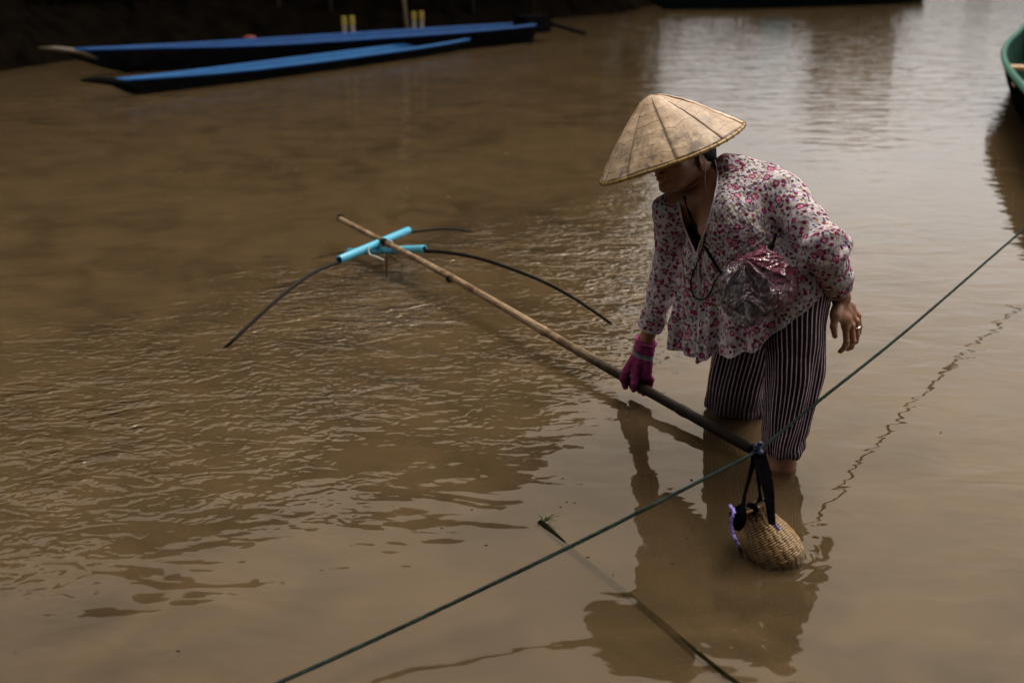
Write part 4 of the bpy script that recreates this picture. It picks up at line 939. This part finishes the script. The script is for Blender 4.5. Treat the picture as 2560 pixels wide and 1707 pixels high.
def build_hat(e):
    t = NT('palm_leaf'); uv = t.coord('UV'); s = t.n('SeparateXYZ', None, Vector=uv); A, Rr = s.outputs[0], s.outputs[1]
    pid = t.attr('panel'); g = t.geo()
    v = t.n('CombineXYZ', None, X=t.math('MULTIPLY', A, 26), Y=t.math('MULTIPLY', Rr, 3), Z=t.math('MULTIPLY', pid, 3.1)).outputs[0]
    st = t.noise(v, 1.6, 4, .6, .5); bl = t.noise(t.math('ADD', 0, 0) if False else g, 11, 3, .55); pn = t.n('TexWhiteNoise', {'noise_dimensions': '1D'}, W=pid).outputs[0]
    col = t.mix(t.ramp(st, [(.3, 0), (.68, 1)]), (.40, .285, .18), (.74, .60, .43)); col = t.mix(t.ramp(bl, [(.38, .0), (.60, .85)]), col, (.33, .225, .145))
    col = t.mix(t.ramp(pn, [(.0, .8), (.45, 0)]), col, (.30, .20, .135)); col = t.mix(t.ramp(t.noise(v, 3.2, 3, .6), [(.50, 0), (.62, .6)]), col, (.24, .155, .09)); col = t.mix(t.ramp(pn, [(.7, 0), (1, .45)]), col, (.66, .54, .38))
    # stitch rings, brown stains near the rim, black mildew specks
    ln = t.math('ABSOLUTE', t.math('SUBTRACT', t.math('FRACT', t.math('ADD', t.math('MULTIPLY', Rr, 7.2), t.math('MULTIPLY', t.math('SUBTRACT', t.noise(t.mapv(uv, (14, 1, 1)), 1.5, 1), .5), 1.1))), .5))
    col = t.mix(t.math('MULTIPLY', t.math('LESS_THAN', ln, .045), t.ramp(t.noise(g, 40, 2), [(.35, .1), (.6, .8)])), col, (.16, .10, .06))
    stn = t.math('MULTIPLY', t.ramp(t.noise(g, 19, 4, .65), [(.50, 0), (.63, 1)]), t.ramp(Rr, [(.5, .10), (.92, 1)])); col = t.mix(t.math('MULTIPLY', stn, .78), col, (.09, .062, .055))
    sp = t.n('TexVoronoi', None, Vector=g, Scale=26.0); rn = t.n('SeparateColor', None, Color=sp.outputs['Color']).outputs[0]
    col = t.mix(t.math('MULTIPLY', t.math('LESS_THAN', t.math('ADD', sp.outputs['Distance'], t.math('MULTIPLY', t.noise(g, 120, 2), .15)), .15), t.math('LESS_THAN', rn, .30)), col, (.022, .022, .016))
    hb = t.math('ADD', t.math('MULTIPLY', st, .6), t.math('MULTIPLY', t.ramp(ln, [(0, 0), (.1, 1)]), .22)); leaf = t.principled(col, .5, t.bump(hb, .6, .0024), Specular_IOR_Level=.45)
    a1 = nrm(np.cross(HATN, (0, 0, 1))); a2 = np.cross(HATN, a1); RR, HH = .2290, .188
    rng = random.Random(4); ed = [0]
    while ed[-1] < 2 * math.pi - .3: ed.append(ed[-1] + rng.uniform(.34, .74))
    ed[-1] = 2 * math.pi; V = []; U = []; Pn = []; Fs = []; NR = 40
    for k in range(len(ed) - 1):
        n = 14; b0 = len(V); wdt = ed[k + 1] - ed[k]
        for i in range(NR + 1):
            rr = i / NR
            for j in range(n + 1):
                a = ed[k] - .05 * (1 - rr * .5) + (wdt + .08) * j / n; u = j / n
                lift = .0004 + .0046 * (1 - u) * min(1, rr * 3) + .0022 * math.sin(math.pi * u) * min(1, rr * 2)
                rd = .006 + (RR - .006) * rr; hgt = HH * (1 - rr) ** 1.0 + .010 * math.sin(math.pi * rr) - .016 * math.exp(-((rr) / .07) ** 2)
                pf = .0016 * abs(math.sin(rr * 7.2 * math.pi)) + .0050 * mnoise.noise(Vector((math.cos(a) * 3 * rr, math.sin(a) * 3 * rr, k * .37)))
                wv = .006 * math.sin(2 * a + 1) * rr + .004 * math.sin(3 * a) * rr
                p = HATC + (a1 * math.cos(a) + a2 * math.sin(a)) * rd + HATN * (hgt + lift + pf + wv); V.append(p); U.append((a / 2 / math.pi, rr)); Pn.append(k + .5)
        for i in range(NR):
            for j in range(n): q = b0 + i * (n + 1) + j; Fs.append((q, q + n + 1, q + n + 2, q + 1))
    h = link('conical_hat', make_mesh('conical_hat', V, Fs, U, {'panel': Pn}), leaf, e); so = h.modifiers.new('thickness', 'SOLIDIFY'); so.thickness = .0016; so.offset = -1
    # torn leaf ends round the tip
    mb = MB()
    for k in range(11):
        a = k * 2 * math.pi / 11 + rng.uniform(-.2, .2); d = a1 * math.cos(a) + a2 * math.sin(a); s_ = nrm(np.cross(d, HATN))
        p0 = HATC + d * .004 + HATN * (HH - .010); p1 = HATC + d * rng.uniform(.030, .046) + HATN * (HH - .026); wd = rng.uniform(.010, .016)
        V2 = [p0 - s_ * .004, p0 + s_ * .004, p1 + s_ * wd + HATN * .002, p1 + d * .004 + HATN * rng.uniform(.001, .006), p1 - s_ * wd]; V2 += [v_ - HATN * .0015 for v_ in V2]
        mb.add(V2, [(0, 4, 3, 2, 1), (5, 6, 7, 8, 9), (1, 2, 7, 6), (2, 3, 8, 7), (3, 4, 9, 8), (4, 0, 5, 9)], [(a / 6.28, .1)] * 10)
    mb.build('leaf_tip', simple('tip_leaf', (.40, .28, .18), (.56, .42, .28), 40, .6, .4), h, False)
    cane = simple('rim_bamboo', (.24, .15, .045), (.42, .29, .10), 30, .42, .5); bind = simple('rim_binding', (.05, .033, .012), (.12, .08, .03), 40, .6)
    wv = lambda a: .006 * math.sin(2 * a + 1) + .004 * math.sin(3 * a)
    ring = [HATC + (a1 * math.cos(a) + a2 * math.sin(a)) * RR + HATN * (wv(a) - .001) for a in np.linspace(0, 2 * math.pi, 181)]
    MB().add(*tube(ring, .0056, 10, cap=False, rfun=lambda a, s: 1 + .05 * math.sin(s * 70))).build('rim', cane, h)
    mb = MB(); mb.add(*tube(ring, .0048, 6, cap=False))
    for k in range(46):
        a = k * 2 * math.pi / 46 + rng.uniform(-.015, .015); c = HATC + (a1 * math.cos(a) + a2 * math.sin(a)) * RR + HATN * (wv(a) - .001); tg = nrm(-a1 * math.sin(a) + a2 * math.cos(a)); o = a1 * math.cos(a) + a2 * math.sin(a)
        mb.add(*tube([c + (o * math.cos(b) + HATN * math.sin(b)) * .0063 + tg * b * .0006 for b in np.linspace(0, 2 * math.pi, 13)], .0009, 5))
    mb.build('rim_stitch', bind, h)
    # inner split-bamboo hoops
    for k in (.35, .65): MB().add(*tube([HATC + (a1 * math.cos(a) + a2 * math.sin(a)) * RR * k + HATN * (HH * (1 - k) - .006) for a in np.linspace(0, 2 * math.pi, 61)], .0022, 6, cap=False)).build('inner_hoop', cane, h)
def build_glove(e):
    g0 = pole_at(1.01); a = PDIR; s = nrm(np.cross((0, 0, 1), a)); s = -s if s[1] > 0 else s; wv = np.cross(a, s); wv = wv if wv[2] > 0 else -wv     # s: towards the viewer side
    G = Field(g0 - .13, g0 + np.array((.14, .13, .21)), .0024); wr = RWR + np.array((0.002, 0, .006)); P = lambda A, S, Z: g0 + a * A + s * S + wv * Z
    cuff0 = lerp(RWR, REL, .02); up = nrm(REL - RWR)
    G.cone(wr + up * .012, wr - up * .01, .0335, .034, .01)
    for k, A in enumerate((-.030, -.008, .014, .034)):
        mc = P(A, -.006 - .003 * k, .044 - .002 * abs(k - 1)); G.cone(wr - up * .008 + a * (A * .6), mc, .021, .0165, .014)
        ch = [mc, P(A * 1.05 + .002, -.032, .022), P(A * 1.05, -.029, -.006), P(A, -.006, -.028)]
        for i in range(3): G.cone(ch[i], ch[i + 1], (.0135, .0118, .0108, .0095)[i], (.0135, .0118, .0108, .0095)[i + 1], .004)
    th = [wr - up * .018 + s * .016, P(-.030, .024, .040), P(-.036, .031, .010), P(-.030, .024, -.020)]
    G.cone(th[0], th[1], .020, .0170, .012); G.cone(th[1], th[2], .0155, .0135, .004); G.cone(th[2], th[3], .0135, .0105, .004)
    ix = [P(.012, .020, .040), P(.022, .032, .016), P(.018, .028, -.010)]
    G.cone(wr - up * .012 + s * .010, ix[0], .020, .0155, .012); G.cone(ix[0], ix[1], .0145, .0125, .004); G.cone(ix[1], ix[2], .0125, .010, .004)
    V, Q = G.mesh(); tt = (V - wr) @ (-up)
    # cuff: open rolled ring of knit round the wrist
    keep = (((V[Q].mean(1) - wr) @ up) < .030); Q = Q[keep]
    t = NT('magenta_knit'); p = t.geo(); h = t.attr('down'); kn = t.noise(p, 330, 2, .6); f = t.noise(p, 45, 3)
    col = t.mix(t.ramp(f, [(.3, 0), (.7, 1)]), (.19, .026, .11), (.38, .07, .22)); col = t.mix(t.ramp(kn, [(.38, .7), (.55, 0)]), col, (.06, .004, .03))
    hh = t.math('ADD', h, t.math('MULTIPLY', t.math('SUBTRACT', kn, .5), .008))
    def band(col, lo, hi, c): return t.mix(t.math('MULTIPLY', t.math('GREATER_THAN', hh, lo), t.math('LESS_THAN', hh, hi)), col, c)
    col = band(col, .016, .024, (.10, .24, .29)); col = band(col, .024, .0315, (.30, .28, .27)); wool = t.principled(col, .95, t.bump(kn, 1, .003), Specular_IOR_Level=.1)
    o = link('knit_glove', make_mesh('knit_glove', V, Q, None, {'down': tt}), wool, e)
    x1 = nrm(np.cross(up, (0, 1, 0))); x2 = np.cross(up, x1)
    MB().add(*tube([wr + up * .020 + (x1 * math.cos(b) * 1.0 + x2 * math.sin(b)) * (.0330 + .0012 * math.sin(7 * b)) + up * .002 * math.sin(5 * b) for b in np.linspace(0, 2 * math.pi, 61)], .0055, 8, cap=False)).build('cuff_roll', wool, o)
    th_ = simple('loose_thread', (.45, .38, .42), (.6, .5, .55), 50, .9)
    for k, (b, l) in enumerate(((-1.9, .03), (-1.2, .02), (-2.4, .016))):
        p0 = wr + up * .012 + (x1 * math.cos(b) + x2 * math.sin(b)) * .0375; d = nrm(x1 * (.8 - .5 * k) - up * .7 + s * .2)
        MB().add(*tube(curve([p0, p0 + d * l * .5 + s * .005, p0 + d * l + s * .001], 5), .0009, 5)).build('thread', th_, o)
def build_bag():
    e = empty('plastic_bag', 'crumpled pink and clear plastic bag with a black pouch inside, hanging on the blouse front', 'bag')
    c = W(757, 286, y=2.665); rt = right; up = upv; tc = nrm(np.array((0, 0, CAMH)) - c)
    t = NT('thin_pink_plastic'); p = t.geo(); pk = t.attr('pink'); q = t.n('CombineXYZ', None, X=t.math('MULTIPLY', t.attr('fa'), 1), Y=t.math('MULTIPLY', t.attr('fd'), 7), Z=t.math('MULTIPLY', t.n('SeparateXYZ', None, Vector=p).outputs[1], 3)).outputs[0]
    n = t.noise(q, 3.0, 1.5, .5, .7); rd = t.math('SUBTRACT', 1, t.math('MULTIPLY', t.math('ABSOLUTE', t.math('SUBTRACT', n, .5)), 8), clamp=True)
    n2 = t.noise(p, 30, 1.5, .5, 1.2); rg2 = t.math('SUBTRACT', 1, t.math('MULTIPLY', t.math('ABSOLUTE', t.math('SUBTRACT', n2, .5)), 12), clamp=True)
    h = t.math('ADD', t.math('MULTIPLY', rd, .010), t.math('MULTIPLY', rg2, .0015)); nb = t.bump(h, 1, 1)
    colp = t.mix(pk, (.50, .43, .56), (.48, .11, .22)); dif = t.n('BsdfDiffuse', None, Color=colp, Normal=nb).outputs[0]; trl = t.n('BsdfTranslucent', None, Color=colp, Normal=nb).outputs[0]
    dd = t.n('MixShader', None, _0=.35, _1=dif, _2=trl).outputs[0]
    trc = t.mix(pk, (.96, .96, .97), (.94, .62, .70)); tr = t.n('BsdfTransparent', None, Color=trc).outputs[0]
    fac = t.math('MULTIPLY_ADD', t.ramp(rd, [(.35, 0), (1, 1)]), .34, t.math('MULTIPLY_ADD', pk, .30, .13), clamp=True); m1 = t.n('MixShader', None, _0=fac, _1=tr, _2=dd).outputs[0]
    gl = t.n('BsdfGlossy', None, Roughness=.17, Normal=nb).outputs[0]; fr = t.n('Fresnel', None, IOR=1.5, Normal=nb).outputs[0]
    t.t.links.new(t.n('MixShader', None, _0=t.math('MULTIPLY', fr, 1.3, clamp=True), _1=m1, _2=gl).outputs[0], t.out.inputs[0])
    N = 130; V = []; pv = []
    out = [(-90, .112), (-70, .098), (-45, .098), (-20, .105), (0, .118), (20, .128), (45, .125), (70, .125), (90, .130), (110, .125), (135, .112), (160, .108), (180, .112), (200, .118), (225, .128), (250, .142), (262, .155), (270, .112 + .0)]
    KX, KY = -.040, .085
    at_a = []; at_d = []
    # outline radius by image angle (0 = right, 90 = up)
    angs = [-180, -150, -125, -112, -100, -80, -55, -35, -15, 0, 20, 40, 60, 80, 100, 120, 150, 180]; rs = [.118, .120, .128, .140, .120, .098, .092, .108, .124, .126, .120, .112, .118, .122, .100, .098, .108, .118]
    for i in range(N + 1):
        th = math.pi * i / N
        for j in range(2 * N):
            ph = 2 * math.pi * j / (2 * N); d = np.array((math.sin(th) * math.cos(ph), math.sin(th) * math.sin(ph), math.cos(th)))
            im = math.degrees(math.atan2(d[1], d[0])); r = np.interp(im, angs, rs); q = Vector(d * 2.1)
            lx, ly = d[0] * r - KX, d[1] * r - KY; ka = math.atan2(lx, -ly); kd = math.hypot(lx, ly); at_a.append(ka); at_d.append(kd)
            zz = 1 if d[2] > 0 else 7
            fold = (1 - min(1, 5 * abs(mnoise.noise(Vector((ka * 2.6, kd * 5, zz)))))) * .8 + (1 - min(1, 4 * abs(mnoise.noise(Vector((ka * 1.2 + 4, kd * 13, zz + 3)))))) * .5
            rr = r * (1.0 - .05 * fold); dep = .062
            p_ = c + rt * d[0] * rr * .97 + up * d[1] * rr * .97 + tc * d[2] * dep * (.75 + .35 * fold); V.append(p_)
            im01 = max(0, min(1, .18 + 1.1 * d[0] + .25 * d[1])) if d[1] < .2 else max(0, min(1, .35 + .5 * d[0] + .7 * (d[1] - .2)))
            pv.append(max(0, min(1, im01 * .8 + .35 * mnoise.noise(q * 1.1) + .9 * math.exp(-((d[1] * r + .25 * d[0] * r - .085) / .02) ** 2))))
    V = np.array(V); idx = np.arange((N + 1) * 2 * N).reshape(N + 1, 2 * N); j2 = np.roll(idx, -1, 1)
    Fq = np.stack([idx[:-1], idx[1:], j2[1:], j2[:-1]], -1).reshape(-1, 4)
    link('bag_film', make_mesh('bag_film', V, Fq, None, {'pink': pv, 'fa': at_a, 'fd': at_d}), t.m, e)
    G = Field(c - .14, c + .14, .004); G.ell(c + rt * -.016 + up * -.010 - tc * .004, (nrm(rt + .5 * up), nrm(up - .5 * rt), tc), (.072, .082, .032), .01); G.cone(c + rt * .03 + up * .05, c + rt * .045 - up * .02, .028, .022, .02)
    Vp, Qp = G.mesh(); Vp = Vp + np.array([mnoise.noise(Vector(v * 24)) * .008 for v in Vp])[:, None] * tc
    link('pouch', make_mesh('pouch', Vp, Qp), simple('black_pouch', (.008, .009, .012), (.028, .03, .036), 30, .35, 1, bdist=.004), e)
    blk = simple('black_clip', (.001, .001, .001), (.004, .004, .004), 30, .8, Specular_IOR_Level=.05)
    q = W(769, 250, y=2.70); MB().add(*tube(curve([W(760, 266, y=2.665), q, W(773, 243, y=2.71), W(776, 233, y=2.72)], 5), [.004] * 5 + [.008] * 5 + [.005] * 6, 8)).build('hanging_loop', blk, e)

# ---------------------------------------------------------------- build all
RINGS += [(-1.14, 3.70, 130, .0005, .25), (.42, 3.93, 130, .0003, .2), (-.23, 5.39, 110, .0006, .3), (-.98, 4.95, 110, .0006, .3), (.83, 2.71, 105, .00045, .24), (.775, 3.11, 95, .0005, .30), (.69, 2.21, 125, .0003, .20)]
build_water()
BP = bank_profile(); build_trees(BP); build_bank_growth(BP)
stilt_house(11.2, 34.0, .1, 'brown wooden house on stilts beyond the cargo boat, mirrored in the water at upper right', .82)
build_boats(); build_bank_objects(); build_shade_shelter()
RP = build_rope(); build_stick(); build_net()
build_basket(RP[5])
build_person(RP); build_bag()

def build_specks():
    rng = random.Random(9); mb = MB()
    for k in range(46):
        x, y = (rng.uniform(250, 470), rng.uniform(150, 200)) if k < 16 else ((rng.uniform(20, 1000), rng.uniform(120, 660)) if k < 34 else (rng.uniform(440, 700), rng.uniform(440, 620)))
        p = W(x, y, z=.001); r = rng.uniform(.003, .008) * (1.6 if y < 250 else .8); a0 = rng.uniform(0, 6); n = 7
        top = [p + np.array((math.cos(a0 + i * 6.283 / n) * r * rng.uniform(.5, 1.3), math.sin(a0 + i * 6.283 / n) * r * rng.uniform(.3, .8), .0012)) for i in range(n)]; lo = [q - np.array((0, 0, .003)) for q in top]
        mb.add(top + lo, [tuple(range(n))] + [(i, i + n, (i + 1) % n + n, (i + 1) % n) for i in range(n)])
    tag(mb.build('floating_debris', simple('leaf_bits', (.012, .008, .004), (.12, .09, .05), 3, .8), None, False), 'tiny leaf bits drifting on the brown water', 'debris', kind='stuff')
build_specks()
